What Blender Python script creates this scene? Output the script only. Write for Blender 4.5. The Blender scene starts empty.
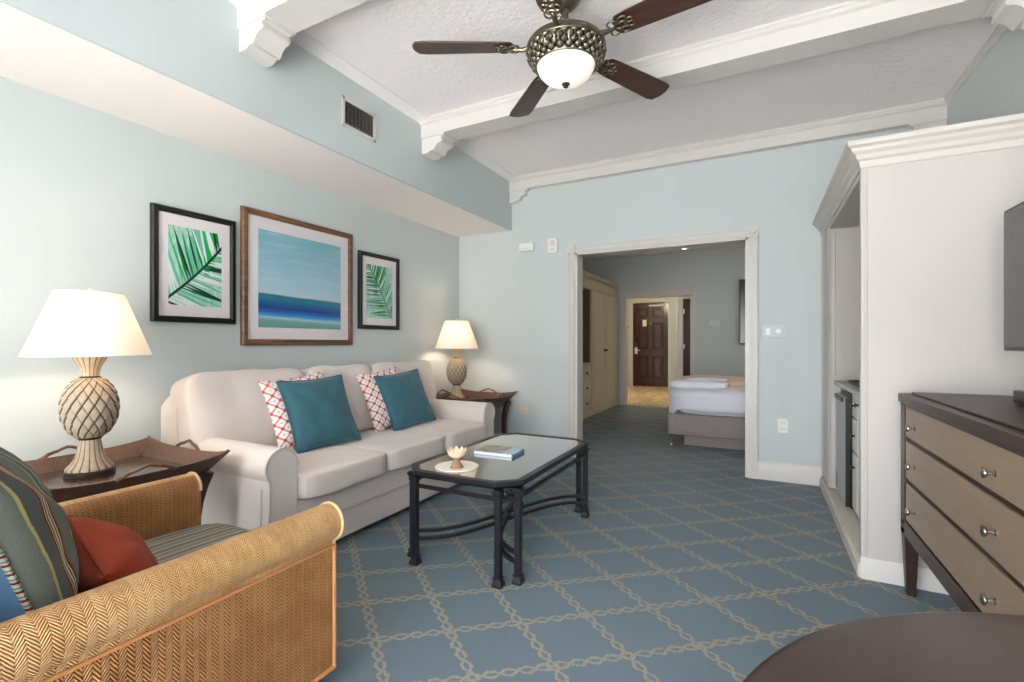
import bpy, bmesh, math, random
from mathutils import Vector, Matrix, noise
random.seed(7)
R = math.radians
scn = bpy.context.scene
COL = scn.collection
pi = math.pi

# ------------------------------------------------------------------ materials
def lin(c):
    return tuple(((x/255)/12.92 if x/255 <= .04045 else ((x/255+.055)/1.055)**2.4) for x in c) + (1.0,)

class NT:
    def __init__(s, name):
        s.mat = bpy.data.materials.new(name); s.mat.use_nodes = True
        s.t = s.mat.node_tree; s.N = s.t.nodes; s.L = s.t.links
        s.b = s.N['Principled BSDF']; s.out = s.N['Material Output']
    def n(s, typ, **k):
        nd = s.N.new(typ)
        for a, v in k.items(): setattr(nd, a, v)
        return nd
    def put(s, inp, v):
        if isinstance(v, bpy.types.NodeSocket): s.L.new(v, inp)
        else: inp.default_value = v
    def m(s, op, a, b=None, c=None, clamp=False):
        nd = s.n('ShaderNodeMath', operation=op, use_clamp=clamp)
        s.put(nd.inputs[0], a)
        if b is not None: s.put(nd.inputs[1], b)
        if c is not None: s.put(nd.inputs[2], c)
        return nd.outputs[0]
    def co(s, kind='Object'):
        return s.n('ShaderNodeTexCoord').outputs[kind]
    def sep(s, v):
        nd = s.n('ShaderNodeSeparateXYZ'); s.L.new(v, nd.inputs[0]); return nd.outputs
    def comb(s, x, y, z=0.0):
        nd = s.n('ShaderNodeCombineXYZ')
        for i, v in enumerate((x, y, z)): s.put(nd.inputs[i], v)
        return nd.outputs[0]
    def noise(s, vec, scale, detail=3, rough=.5, col=False):
        nd = s.n('ShaderNodeTexNoise'); s.L.new(vec, nd.inputs['Vector'])
        nd.inputs['Scale'].default_value = scale; nd.inputs['Detail'].default_value = detail
        nd.inputs['Roughness'].default_value = rough
        return nd.outputs['Color' if col else 0]
    def scale(s, vec, sc):
        nd = s.n('ShaderNodeVectorMath', operation='MULTIPLY'); s.L.new(vec, nd.inputs[0])
        nd.inputs[1].default_value = sc; return nd.outputs[0]
    def mix(s, f, a, b):
        nd = s.n('ShaderNodeMix', data_type='RGBA')
        s.put(nd.inputs[0], f); s.put(nd.inputs[6], a); s.put(nd.inputs[7], b)
        return nd.outputs[2]
    def ramp(s, f, stops, mode='LINEAR'):
        nd = s.n('ShaderNodeValToRGB'); s.put(nd.inputs[0], f); cr = nd.color_ramp; cr.interpolation = mode
        while len(cr.elements) > 1: cr.elements.remove(cr.elements[-1])
        cr.elements[0].position = stops[0][0]; cr.elements[0].color = lin(stops[0][1])
        for p, c in stops[1:]:
            e = cr.elements.new(p); e.color = lin(c)
        return nd.outputs[0]
    def sstep(s, x, a, b):
        nd = s.n('ShaderNodeMapRange', interpolation_type='SMOOTHSTEP')
        s.put(nd.inputs[0], x); nd.inputs[1].default_value = a; nd.inputs[2].default_value = b
        return nd.outputs[0]
    def bump(s, h, strength=.3, dist=.01):
        nd = s.n('ShaderNodeBump'); s.L.new(h, nd.inputs['Height'])
        nd.inputs['Strength'].default_value = strength; nd.inputs['Distance'].default_value = dist
        s.L.new(nd.outputs[0], s.b.inputs['Normal'])
    def fin(s, col=None, rough=.5, metal=0, spec=None, sheen=None, coat=None):
        if col is not None: s.put(s.b.inputs['Base Color'], col)
        s.put(s.b.inputs['Roughness'], rough); s.b.inputs['Metallic'].default_value = metal
        if spec is not None: s.b.inputs['Specular IOR Level'].default_value = spec
        if sheen: s.b.inputs['Sheen Weight'].default_value = sheen
        if coat: s.b.inputs['Coat Weight'].default_value = coat; s.b.inputs['Coat Roughness'].default_value = .15
        return s.mat

def paint(name, c, rough=.5, bs=0, bst=.1, var=.03, spec=.3, bd=.003):
    t = NT(name); o = t.co()
    nz = t.noise(o, 2.5, 2)
    c0 = lin(c); c1 = tuple(min(1, x*(1-var)) for x in c0[:3]) + (1,)
    col = t.mix(nz, c0, c1)
    if bs: t.bump(t.noise(o, bs, 4, .6), bst, bd)
    return t.fin(col, rough, spec=spec)

def wood(name, dark, light, rough=.35, axis=0, sc=1.0, coat=None):
    t = NT(name); o = t.co()
    st = [22, 22, 22]; st[axis] = 1.6
    g = t.noise(t.scale(o, tuple(x*sc for x in st)), 2.2, 5, .6)
    col = t.mix(t.sstep(g, .3, .7), lin(dark), lin(light))
    t.bump(g, .05, .002)
    return t.fin(col, rough, coat=coat)

def metal(name, c, rough=.35, met=1.0, var=.25):
    t = NT(name); nz = t.noise(t.co(), 30, 3)
    c0 = lin(c); c1 = tuple(x*(1-var) for x in c0[:3]) + (1,)
    return t.fin(t.mix(nz, c0, c1), rough, met)

def fabric(name, c, var=.1, scale=350, bst=.25, rough=.9, sheen=.2, big=.04):
    t = NT(name); o = t.co()
    n1 = t.noise(o, scale, 2); n2 = t.noise(o, 7, 3)
    c0 = lin(c); c1 = tuple(x*(1-var) for x in c0[:3]) + (1,)
    t.bump(t.m('ADD', n1, t.m('MULTIPLY', n2, 1.0)), bst, .004)
    return t.fin(t.mix(n1, c0, c1), rough, spec=.15, sheen=sheen)

WALL = (197, 204, 204)
M = {}
M['wall'] = paint('aqua_wall_paint', WALL, .55, 90, .12, .02)
M['ceil'] = paint('white_stucco_ceiling', (244, 238, 238), .9, 38, .55, .02, bd=.012)
M['soffit'] = paint('soffit_white', (240, 233, 230), .9, 120, .2, .02)
M['trim'] = paint('cream_trim_paint', (211, 207, 203), .35, 0)
M['case'] = paint('white_cabinet_paint', (192, 186, 182), .4, 60, .03)
M['crown'] = paint('cabinet_crown_paint', (202, 195, 189), .4)
M['casebase'] = paint('base_cabinet_lifted_paint', (228, 222, 214), .4)  # lighter copy of the cabinet white, offsets the shade in the recess
M['casein'] = paint('cabinet_interior_lifted_paint', (216, 211, 204), .5, 0)  # cabinet white lightened in colour to make up for the dark interior
M['counter'] = paint('grey_solid_counter', (170, 166, 158), .25, 0, var=.15)
M['plinth'] = paint('plinth_paint', (205, 198, 186), .5, 0, var=.08)
M['hallwall'] = paint('hall_wall_paint', (196, 204, 198), .6)
M['closet'] = paint('closet_cream_paint', (214, 200, 172), .45)
M['closetin'] = paint('closet_interior_paint', (120, 100, 78), .6)
M['plastic'] = paint('white_plastic', (235, 234, 230), .3)
M['silver'] = metal('satin_silver_plate', (214, 215, 218), .6, 0, .1)
M['almond'] = paint('almond_plastic', (226, 208, 184), .35)
M['black'] = paint('black_plastic', (20, 20, 22), .35, spec=.5)
M['stain'] = metal('stainless_fridge_door', (186, 188, 190), .5, .1, .1)
M['knob'] = metal('brushed_nickel_knob', (190, 182, 172), .25)
M['dknob'] = metal('dark_bronze_knob', (62, 56, 52), .35)
M['iron'] = paint('black_wrought_iron', (27, 27, 32), .38, 120, .2, .1, spec=.5)
M['dwood'] = wood('espresso_wood', (42, 26, 22), (60, 40, 32), .4, 1)
M['dwoodx'] = wood('dark_table_wood', (50, 33, 27), (62, 43, 34), .36, 0, .6, coat=.1)
M['legw'] = wood('dark_leg_wood', (40, 26, 22), (64, 42, 34), .35, 2)
M['drawer'] = wood('taupe_drawer_front', (134, 114, 95), (142, 122, 102), .4, 1)
M['blade'] = wood('mahogany_fan_blade', (50, 32, 27), (72, 46, 38), .34, 0, .6)
M['frblk'] = paint('black_picture_frame', (24, 22, 22), .4, 150, .5, .2)
M['frbrn'] = wood('walnut_picture_frame', (82, 54, 34), (124, 86, 54), .35, 1)
M['mat'] = paint('white_picture_mat', (236, 228, 230), .8)
M['bed'] = fabric('taupe_bed_upholstery', (150, 140, 138), .1)
M['sheet'] = fabric('white_duvet_cotton', (232, 230, 240), .02, 60, .3)
M['blanket'] = fabric('beige_wool_blanket', (226, 200, 178), .1, 150, .3)
M['door'] = wood('cherry_entry_door', (50, 18, 12), (66, 26, 16), .2, 2)
M['sofa'] = fabric('cream_sofa_linen', (224, 212, 205), .14, 420, .35)
M['piping'] = fabric('sofa_piping', (200, 188, 180), .1)
M['teal'] = fabric('teal_pillow_silk', (56, 100, 114), .2, 26, .6, .55, .2)
M['rust'] = fabric('rust_pillow_cloth', (138, 50, 27), .15, 60, .4, .9, .05)
M['trayw'] = wood('tray_inner_wood', (60, 38, 32), (84, 56, 46), .18, 0, coat=.5)
M['handle'] = wood('tray_handle_wood', (84, 54, 38), (122, 84, 60), .4, 0)
M['cap'] = paint('cane_edge_strip', (190, 130, 82), .5)
M['canepale'] = paint('pale_cane_edge', (208, 170, 128), .5)

# carpet
def carpet():
    t = NT('blue_lattice_carpet'); o = t.co()
    nz = t.n('ShaderNodeVectorMath', operation='MULTIPLY_ADD')
    t.L.new(t.noise(o, 75, 4, .75, True), nz.inputs[0]); nz.inputs[1].default_value = (.030, .030, 0)
    t.L.new(o, nz.inputs[2])
    x, y, z = t.sep(nz.outputs[0])
    ax, ay, bx, by = .218, .176, .218, -.176
    det = ax*by-ay*bx; La = math.hypot(ax, ay)
    X = t.m('SUBTRACT', x, -.839); Y = t.m('SUBTRACT', y, 1.719)
    al = t.m('SUBTRACT', t.m('MULTIPLY', X, by/det), t.m('MULTIPLY', Y, bx/det))
    be = t.m('SUBTRACT', t.m('MULTIPLY', Y, ax/det), t.m('MULTIPLY', X, ay/det))
    sn = abs(det)/La
    def line(a, b):
        d = t.m('MULTIPLY', t.m('ABSOLUTE', t.m('SUBTRACT', a, t.m('ROUND', a))), sn)
        w = t.m('MULTIPLY', t.m('ABSOLUTE', t.m('SINE', t.m('MULTIPLY', b, pi*La/.062))), .0155)
        e = t.m('ABSOLUTE', t.m('SUBTRACT', d, w))
        return t.sstep(e, .0082, .0034)
    mk = t.m('MAXIMUM', line(al, be), line(be, al))
    fine = t.noise(o, 260, 2); mid = t.noise(o, 9, 3)
    blue = t.mix(fine, lin((92, 109, 121)), lin((111, 128, 139)))
    blue = t.mix(t.m('MULTIPLY', mid, .35), blue, lin((104, 112, 114)))
    ln = t.mix(fine, lin((142, 132, 110)), lin((184, 170, 142)))
    sp = t.sstep(t.noise(o, 120, 2), .3, .55)
    col = t.mix(t.m('MULTIPLY', mk, t.m('ADD', t.m('MULTIPLY', sp, .6), .32)), blue, ln)
    t.bump(t.m('ADD', fine, t.m('MULTIPLY', mk, .6)), .5, .006)
    return t.fin(col, .95, spec=.1, sheen=.15)
M['carpet'] = carpet()

def marble():
    t = NT('entry_marble_tiles'); o = t.co()
    n = t.noise(o, 3.5, 5, .65)
    v = t.sstep(t.m('ABSOLUTE', t.m('SUBTRACT', n, .5)), .03, 0.0)
    return t.fin(t.mix(v, lin((232, 206, 168)), lin((150, 116, 78))), .25)
M['marble'] = marble()

def glass(name, tint, refl=1.0):
    t = NT(name)
    tr = t.n('ShaderNodeBsdfTransparent'); tr.inputs[0].default_value = lin(tint)
    gl = t.n('ShaderNodeBsdfGlossy'); gl.inputs['Roughness'].default_value = .02
    fr = t.n('ShaderNodeFresnel'); fr.inputs[0].default_value = 1.5
    mx = t.n('ShaderNodeMixShader')
    t.L.new(t.m('MULTIPLY', fr.outputs[0], refl, clamp=True), mx.inputs[0]); t.L.new(tr.outputs[0], mx.inputs[1]); t.L.new(gl.outputs[0], mx.inputs[2])
    t.L.new(mx.outputs[0], t.out.inputs[0])
    return t.mat
M['glass'] = glass('clear_table_glass', (222, 236, 236), 3.0)
M['pane'] = glass('window_pane_glass', (250, 252, 252), .6)
M['picglass'] = glass('picture_glass', (253, 253, 253), .1)

def cane(name='woven_cane_herringbone', c=((190, 142, 92), (216, 174, 122), (98, 58, 28)), P=.017, q=.0080, sl=2.8, ct=(.12, .75)):
    t = NT(name)
    u, v, _ = t.sep(t.co('UV'))
    nz = t.noise(t.co(), 60, 2)
    uu = t.m('DIVIDE', u, P)
    tri = t.m('PINGPONG', uu, 1.0)
    ph = t.m('ADD', t.m('DIVIDE', v, q), t.m('MULTIPLY', tri, sl))
    ph = t.m('ADD', ph, t.m('MULTIPLY', nz, .5))
    st = t.m('POWER', t.m('ABSOLUTE', t.m('SINE', t.m('MULTIPLY', ph, pi))), .7)
    col_ = t.sstep(t.m('ABSOLUTE', t.m('SUBTRACT', tri, .5)), .56, .28)
    h = t.m('MULTIPLY', st, t.m('ADD', t.m('MULTIPLY', col_, .35), .65))
    var = t.noise(t.co(), 11, 4, .7)
    light = t.mix(t.sstep(var, .3, .7), lin(c[0]), lin(c[1]))
    col = t.mix(t.sstep(h, ct[0], ct[1]), lin(c[2]), light)
    t.bump(h, .8, .004)
    return t.fin(col, .5, spec=.3)
M['cane'] = cane()
M['canedark'] = cane('woven_cane_amber_panel', ((164, 110, 62), (190, 136, 82), (84, 48, 22)), .015, .0105, 2.2, (.3, .85))

def trayweave():
    t = NT('brown_woven_rattan'); o = t.co()
    x, y, z = t.sep(o)
    a = t.m('SINE', t.m('MULTIPLY', t.m('ADD', x, y), 620)); b = t.m('SINE', t.m('MULTIPLY', z, 620))
    h = t.m('ADD', t.m('MULTIPLY', t.m('MULTIPLY', a, b), .5), .5)
    n = t.noise(o, 40, 3)
    t.bump(h, .6, .003)
    return t.fin(t.mix(t.m('MULTIPLY', t.m('ADD', h, n), .5), lin((50, 32, 26)), lin((124, 90, 70))), .5)
M['weave'] = trayweave()

def stripes(name, stops, per, axis=0, kind='UV', wob=.004):
    t = NT(name)
    s_ = t.sep(t.co(kind)); c = s_[axis]
    nz = t.noise(t.co(), 30, 2)
    c = t.m('ADD', c, t.m('MULTIPLY', t.m('SUBTRACT', nz, .5), wob))
    f = t.m('FRACT', t.m('DIVIDE', c, per))
    col = t.ramp(f, stops, 'CONSTANT')
    fine = t.noise(t.co(), 300, 2)
    col = t.mix(t.m('MULTIPLY', fine, .3), col, lin((70, 72, 68)))
    t.bump(fine, .4, .003)
    return t.fin(col, .95, spec=.1)
G, Gd, CR, RD, BK, BL, YE = (108, 114, 106), (88, 96, 94), (196, 184, 150), (150, 62, 40), (30, 24, 24), (84, 124, 160), (186, 168, 110)
M['seatstripe'] = stripes('striped_seat_fabric', [(0, (134, 130, 116)), (.16, (188, 178, 152)), (.21, (118, 118, 108)), (.42, (164, 116, 88)), (.47, (134, 130, 118)), (.62, (196, 186, 160)), (.69, (112, 114, 108)), (.9, (84, 90, 96))], .066, 0, 'Object')
BAND = [(0, RD), (.12, BK), (.22, CR), (.34, BK), (.42, CR), (.58, CR), (.62, BK), (.70, CR), (.80, BK), (.88, RD)]
def band(p0, w): return [(p0+f_*w, c_) for f_, c_ in BAND]
M['pilfront'] = stripes('striped_pillow_front_fabric', [(0, BL), (.08, G), (.20, CR), (.215, Gd)]+band(.30, .09)+[(.39, G), (.50, CR), (.512, Gd), (.60, CR), (.61, G)]+band(.76, .09)+[(.85, Gd), (.925, YE), (.94, G)], 1.0, 0, 'UV', .008)
M['pilback'] = stripes('striped_pillow_back_fabric', [(0, BL), (.2, CR), (.21, BL), (.45, CR), (.46, G), (.58, BL), (.80, CR), (.82, BL), (.90, CR), (.92, BL)], 1.0, 0, 'UV', .008)
M['cord'] = stripes('twisted_multicolour_cord', [(0, CR), (.35, BK), (.5, RD), (.62, CR), (.8, BL)], .02, 2, 'Object', .0)

def ikat():
    t = NT('red_lattice_pillow_cloth')
    u, v, _ = t.sep(t.co('UV'))
    a = t.m('MULTIPLY', t.m('ADD', u, v), 6.5); b = t.m('MULTIPLY', t.m('SUBTRACT', u, v), 6.5)
    nz = t.m('MULTIPLY', t.noise(t.co(), 70, 2), .05)
    da = t.m('ADD', t.m('PINGPONG', a, .5), nz); db = t.m('ADD', t.m('PINGPONG', b, .5), nz)
    ln = t.sstep(t.m('MINIMUM', da, db), .13, .09)
    cx = t.sstep(t.m('MAXIMUM', da, db), .21, .17)
    ctr = t.sstep(t.m('MINIMUM', da, db), .42, .46)
    col = t.mix(ln, lin((236, 230, 224)), lin((208, 128, 120)))
    col = t.mix(cx, col, lin((188, 62, 66)))
    col = t.mix(ctr, col, lin((150, 160, 190)))
    return t.fin(col, .9, spec=.1)
M['ikat'] = ikat()

def shade():
    t = NT('lit_linen_lampshade')
    t.fin(lin((240, 232, 220)), .9)
    tl = t.n('ShaderNodeBsdfTranslucent'); tl.inputs[0].default_value = lin((245, 230, 208))
    mx = t.n('ShaderNodeMixShader'); mx.inputs[0].default_value = .15
    t.L.new(t.b.outputs[0], mx.inputs[1]); t.L.new(tl.outputs[0], mx.inputs[2])
    t.L.new(mx.outputs[0], t.out.inputs[0])
    n = t.noise(t.co(), 200, 2); t.bump(n, .05, .001)
    return t.mat
M['shade'] = shade()

def emis(name, c, s):
    t = NT(name); t.fin(lin((240, 236, 228)), .4)
    t.b.inputs['Emission Color'].default_value = lin(c); t.b.inputs['Emission Strength'].default_value = s
    return t.mat
M['bowl'] = emis('lit_frosted_glass_bowl', (255, 240, 220), .4)
M['spotlit'] = emis('lit_downlight_lens', (255, 236, 205), 6)

def pine():
    t = NT('carved_pineapple_resin')
    u, v, _ = t.sep(t.co('UV'))
    a = t.m('ABSOLUTE', t.m('SINE', t.m('MULTIPLY', t.m('ADD', u, v), pi)))
    b = t.m('ABSOLUTE', t.m('SINE', t.m('MULTIPLY', t.m('SUBTRACT', u, v), pi)))
    g = t.m('MINIMUM', a, b)
    nz = t.noise(t.co(), 60, 4, .7)
    base = t.mix(nz, lin((184, 168, 146)), lin((136, 122, 106)))
    col = t.mix(t.sstep(g, .03, .30), lin((70, 54, 44)), base)
    return t.fin(col, .6, spec=.3)
M['pine'] = pine()
def flute():
    t = NT('fluted_resin')
    u, v, _ = t.sep(t.co('UV'))
    a = t.m('ABSOLUTE', t.m('SINE', t.m('MULTIPLY', u, pi)))
    nz = t.noise(t.co(), 60, 4, .7)
    base = t.mix(nz, lin((204, 184, 156)), lin((150, 132, 112)))
    return t.fin(t.mix(t.sstep(a, .05, .5), lin((84, 64, 50)), base), .6, spec=.3)
M['flute'] = flute()
def filigree():
    t = NT('antique_pewter_filigree')
    u, v, _ = t.sep(t.co('UV'))
    a = t.m('SINE', t.m('MULTIPLY', u, 2*pi)); b = t.m('SINE', t.m('MULTIPLY', v, 2*pi*2.5))
    h = t.m('ABSOLUTE', t.m('ADD', a, b))
    n = t.noise(t.co(), 90, 3)
    hh = t.m('MULTIPLY', h, t.m('ADD', n, .4))
    t.bump(h, .8, .01)
    return t.fin(t.mix(t.sstep(hh, .15, 1.0), lin((34, 32, 28)), lin((190, 182, 160))), .35, .85)
M['fili'] = filigree()
M['pewter'] = metal('antique_pewter', (128, 120, 100), .35, .9, .5)

def seaart():
    t = NT('seascape_painting')
    u, v, _ = t.sep(t.co('UV'))
    st = t.noise(t.comb(t.m('MULTIPLY', u, 2.2), t.m('MULTIPLY', v, 16.0)), 1.0, 5, .65)
    st2 = t.noise(t.comb(t.m('MULTIPLY', u, 1.5), t.m('MULTIPLY', v, 60.0)), 1.0, 4, .7)
    vv = t.m('ADD', v, t.m('MULTIPLY', t.m('SUBTRACT', st2, .5), .05))
    vv = t.m('ADD', vv, t.m('MULTIPLY', u, .03))
    c = t.ramp(vv, [(0, (104, 160, 150)), (.08, (124, 176, 170)), (.11, (180, 216, 228)), (.13, (70, 165, 220)), (.17, (24, 104, 190)), (.21, (14, 56, 134)),
                    (.27, (14, 96, 156)), (.315, (24, 130, 146)), (.345, (30, 110, 124)), (.36, (186, 210, 226)), (.5, (168, 206, 224)), (.75, (146, 192, 212)), (1, (120, 182, 198))])
    c = t.mix(t.m('MULTIPLY', t.sstep(st, .45, .75), t.m('MULTIPLY', t.sstep(v, .34, .42), .6)), c, lin((206, 216, 224)))
    return t.fin(c, .6)
M['sea'] = seaart()
def artbg(name, a, b, c_):
    t = NT(name); u, v, _ = t.sep(t.co('UV'))
    n = t.noise(t.comb(t.m('MULTIPLY', u, 6.), t.m('MULTIPLY', v, 3.)), 1.0, 4)
    return t.fin(t.ramp(n, [(.3, a), (.5, b), (.68, c_)]), .7)
M['artbg'] = artbg('palm_print_wash', (226, 236, 234), (150, 206, 190), (196, 224, 208))
for k, c in dict(g1=(14, 128, 66), g2=(8, 62, 40), g3=(40, 186, 96), g4=(110, 200, 164), g5=(240, 244, 246), g6=(190, 214, 120)).items():
    M[k] = paint('print_ink_'+k, c, .7, var=.15)
def bookart():
    t = NT('magazine_cover_photo'); u, v, _ = t.sep(t.co('UV'))
    n = t.noise(t.comb(t.m('MULTIPLY', u, 5.), t.m('MULTIPLY', v, 8.)), 1.0, 4, .7)
    c = t.ramp(n, [(.3, (50, 70, 44)), (.42, (110, 110, 90)), (.5, (176, 170, 160)), (.6, (150, 90, 60)), (.7, (210, 200, 190))])
    e = t.sstep(u, .70, .72)
    return t.fin(t.mix(e, c, lin((170, 190, 205))), .25)
M['bookart'] = bookart()
M['pages'] = paint('page_block', (226, 230, 240), .7)
M['spine'] = paint('book_spine_blue', (120, 150, 176), .4)
M['cupbase'] = paint('taupe_ceramic', (150, 118, 96), .4)
M['cupbowl'] = paint('peach_shell_glass', (250, 214, 186), .25)
M['plate'] = paint('white_marble_round', (244, 238, 226), .25)
def screen():
    t = NT('dark_tv_screen'); return t.fin(lin((52, 54, 58)), .22, spec=.6)
M['screen'] = screen()
M['woodfloor'] = paint('balcony_tile', (234, 229, 223), .8)

# ------------------------------------------------------------------ mesh builder (always world coordinates)
class MB:
    def __init__(s, T=None):
        s.bm = bmesh.new(); s.T = T or Matrix(); s.uv = {}; s.mi = 0
    def v(s, co, uv=None):
        w = s.bm.verts.new(s.T @ Vector(co))
        if uv: s.uv[w] = uv
        return w
    def f(s, vs):
        try:
            fc = s.bm.faces.new(vs); fc.material_index = s.mi; fc.smooth = True; return fc
        except ValueError: return None
    def grid(s, P, uvf=None, ci=False, cj=False):
        n, m_ = len(P), len(P[0])
        V = [[s.v(P[i][j], uvf(i, j) if uvf else None) for j in range(m_)] for i in range(n)]
        for i in range(n if ci else n-1):
            for j in range(m_ if cj else m_-1):
                s.f([V[i][j], V[(i+1) % n][j], V[(i+1) % n][(j+1) % m_], V[i][(j+1) % m_]])
        return V
    def box(s, x0, x1, y0, y1, z0, z1):
        c = [s.v((x, y, z)) for z in (z0, z1) for y in (y0, y1) for x in (x0, x1)]
        for q in ((0, 2, 3, 1), (4, 5, 7, 6), (0, 1, 5, 4), (2, 6, 7, 3), (0, 4, 6, 2), (1, 3, 7, 5)):
            s.f([c[i] for i in q])
        return s
    def poly_prism(s, poly, axis, a0, a1, uv=False):
        def pt(p, a):
            return {'x': (a, p[0], p[1]), 'y': (p[0], a, p[1]), 'z': (p[0], p[1], a)}[axis]
        L = [0]
        for i in range(len(poly)):
            q = poly[(i+1) % len(poly)]; L.append(L[-1]+math.dist(poly[i], q))
        if uv:
            N_ = 1
            A = [s.v(pt(poly[i % len(poly)], a0), (a0, L[i])) for i in range(len(poly)+1)]
            B = [s.v(pt(poly[i % len(poly)], a1), (a1, L[i])) for i in range(len(poly)+1)]
            for i in range(len(poly)): s.f([A[i], A[i+1], B[i+1], B[i]])
            A2 = [s.v(pt(p, a0), (p[0], p[1])) for p in poly]; B2 = [s.v(pt(p, a1), (p[0], p[1])) for p in poly]
            s.f(A2[::-1]); s.f(B2)
        else:
            A = [s.v(pt(p, a0)) for p in poly]; B = [s.v(pt(p, a1)) for p in poly]
            n = len(poly)
            for i in range(n): s.f([A[i], A[(i+1) % n], B[(i+1) % n], B[i]])
            s.f(A[::-1]); s.f(B)
        return s
    def sweep(s, prof, path):
        pts = [Vector((p[0], p[1])) for p in path]; rows = []
        for i, p in enumerate(pts):
            d0 = (pts[i]-pts[i-1]).normalized() if i else None
            d1 = (pts[i+1]-pts[i]).normalized() if i < len(pts)-1 else None
            n0 = Vector((d0.y, -d0.x)) if d0 else None; n1 = Vector((d1.y, -d1.x)) if d1 else None
            if n0 and n1:
                mt = (n0+n1); mt /= max(.2, mt.dot(n0))
            else: mt = n0 or n1
            rows.append([(p.x+mt.x*o, p.y+mt.y*o, z) for o, z in prof])
        V = s.grid(rows, None, False, True); s.f(V[0]); s.f(V[-1][::-1])
        return s
    def lathe(s, prof, c=(0, 0, 0), n=32, fn=None, uvn=1.0, uvv=1.0):
        rows = []; L = [0]
        for i in range(1, len(prof)): L.append(L[-1]+math.dist(prof[i], prof[i-1]))
        for j in range(n+1):
            a = 2*pi*j/n; row = []
            for i, (r, z) in enumerate(prof):
                rr = r*(fn(a, i/(len(prof)-1)) if fn else 1)
                row.append((c[0]+rr*math.cos(a), c[1]+rr*math.sin(a), c[2]+z))
            rows.append(row)
        V = s.grid(rows, lambda i, j: (uvn*i/n, uvv*L[j]/max(L[-1], 1e-6)))
        for e in (0, len(prof)-1):
            if prof[e][0] > 1e-5: s.f([V[j][e] for j in range(n)])
        return s
    def tube(s, pts, r, n=8, closed=False, caps=True, sq=False):
        P = [Vector(p) for p in pts]; m_ = len(P); rows = []
        rr = r if isinstance(r, (list, tuple)) else [r]*m_
        prev = None
        for i in range(m_):
            if closed: t_ = (P[(i+1) % m_]-P[i-1]).normalized()
            else: t_ = (P[min(i+1, m_-1)]-P[max(i-1, 0)]).normalized()
            if prev is None:
                up = Vector((0, 0, 1)) if abs(t_.z) < .9 else Vector((1, 0, 0))
                a = t_.cross(up).normalized()
            else:
                a = (prev-t_*prev.dot(t_)).normalized()
            b = t_.cross(a); prev = a
            if sq:
                row = [P[i]+(a*sx+b*sy)*rr[i] for sx, sy in ((1, 1), (-1, 1), (-1, -1), (1, -1))]
            else:
                row = [P[i]+(a*math.cos(2*pi*k/n)+b*math.sin(2*pi*k/n))*rr[i] for k in range(n)]
            rows.append(row)
        V = s.grid(rows, None, closed, True)
        if not closed and caps: s.f(V[0]); s.f(V[-1][::-1])
        return s
    def cyl(s, p0, p1, r0, r1=None, n=20):
        r1 = r0 if r1 is None else r1
        return s.tube([p0, p1], [r0, r1], n)
    def ball(s, c, r, n=16, sz=1.0):
        prof = [(r*math.sin(pi*i/n), -r*sz*math.cos(pi*i/n)) for i in range(n+1)]
        prof[0] = (1e-6, prof[0][1]); prof[-1] = (1e-6, prof[-1][1])
        return s.lathe(prof, c, n*2)
    def cushion(s, c, size, p=5, n=12, puff=(0, 0, 0), nz=.0, seed=0, top=0):
        """soft rounded box; puff = bulge of the faces along each axis"""
        cx, cy, cz = c; hx, hy, hz = (q/2 for q in size); cache = {}
        def vert(a, b, d):
            k = (round(a, 4), round(b, 4), round(d, 4))
            if k in cache: return cache[k]
            l = (abs(a)**p+abs(b)**p+abs(d)**p)**(1/p)
            x, y, z = a/l, b/l, d/l
            fx = 1+puff[0]*(1-y*y)*(1-z*z); fy = 1+puff[1]*(1-x*x)*(1-z*z); fz = 1+puff[2]*(1-x*x)*(1-y*y)
            q = Vector((x*hx*fx, y*hy*fy, z*hz*fz))
            if nz:
                w = noise.noise(Vector((q.x*6+seed, q.y*6, q.z*6)))*nz+noise.noise(Vector((q.x*16+seed, q.y*16, q.z*16)))*nz*.35
                q += Vector((x, y, z))*w
            cache[k] = s.v((cx+q.x, cy+q.y, cz+q.z)); return cache[k]
        g = [math.tan((2*i/n-1)*pi/4) for i in range(n+1)]
        for ax in range(3):
            for sg in (-1, 1):
                for i in range(n):
                    for j in range(n):
                        q = []
                        for a, b in ((g[i], g[j]), (g[i+1], g[j]), (g[i+1], g[j+1]), (g[i], g[j+1])):
                            co = [0, 0, 0]; co[ax] = sg; co[(ax+1) % 3] = a; co[(ax+2) % 3] = b
                            q.append(vert(*co))
                        s.f(q if sg > 0 else q[::-1])
        return s
    def pillow(s, w, h, t, n=22, nz=.006, seed=0, two=False):
        """square pillow in local XZ, thickness along Y (use the builder's matrix to place it)"""
        def P(i, j, sg):
            u, v = 2*i/n-1, 2*j/n-1
            x = w/2*u*(1-.07*(1-v*v)); z = h/2*v*(1-.07*(1-u*u))
            th = t/2*(max(0, (1-u**2)*(1-v**2)))**.45
            wr = noise.noise(Vector((x*9+seed, z*9, sg*3)))*nz*4*(1-u*u)*(1-v*v)
            wr += nz*.9*math.sin(9*math.atan2(v, u)+seed)*(abs(u)*abs(v))*(1-u*u)*(1-v*v)*6
            return (x, sg*th+wr*sg, z)
        for sg in (-1, 1):
            f0 = len(s.bm.faces)
            V = s.grid([[P(i, j, sg) for j in range(n+1)] for i in range(n+1)], lambda i, j: (i/n, j/n))
            s.bm.faces.ensure_lookup_table()
            if two and sg < 0:
                for fc in s.bm.faces[f0:]: fc.material_index = 1
        bmesh.ops.remove_doubles(s.bm, verts=s.bm.verts, dist=.0004)
        return s
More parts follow.
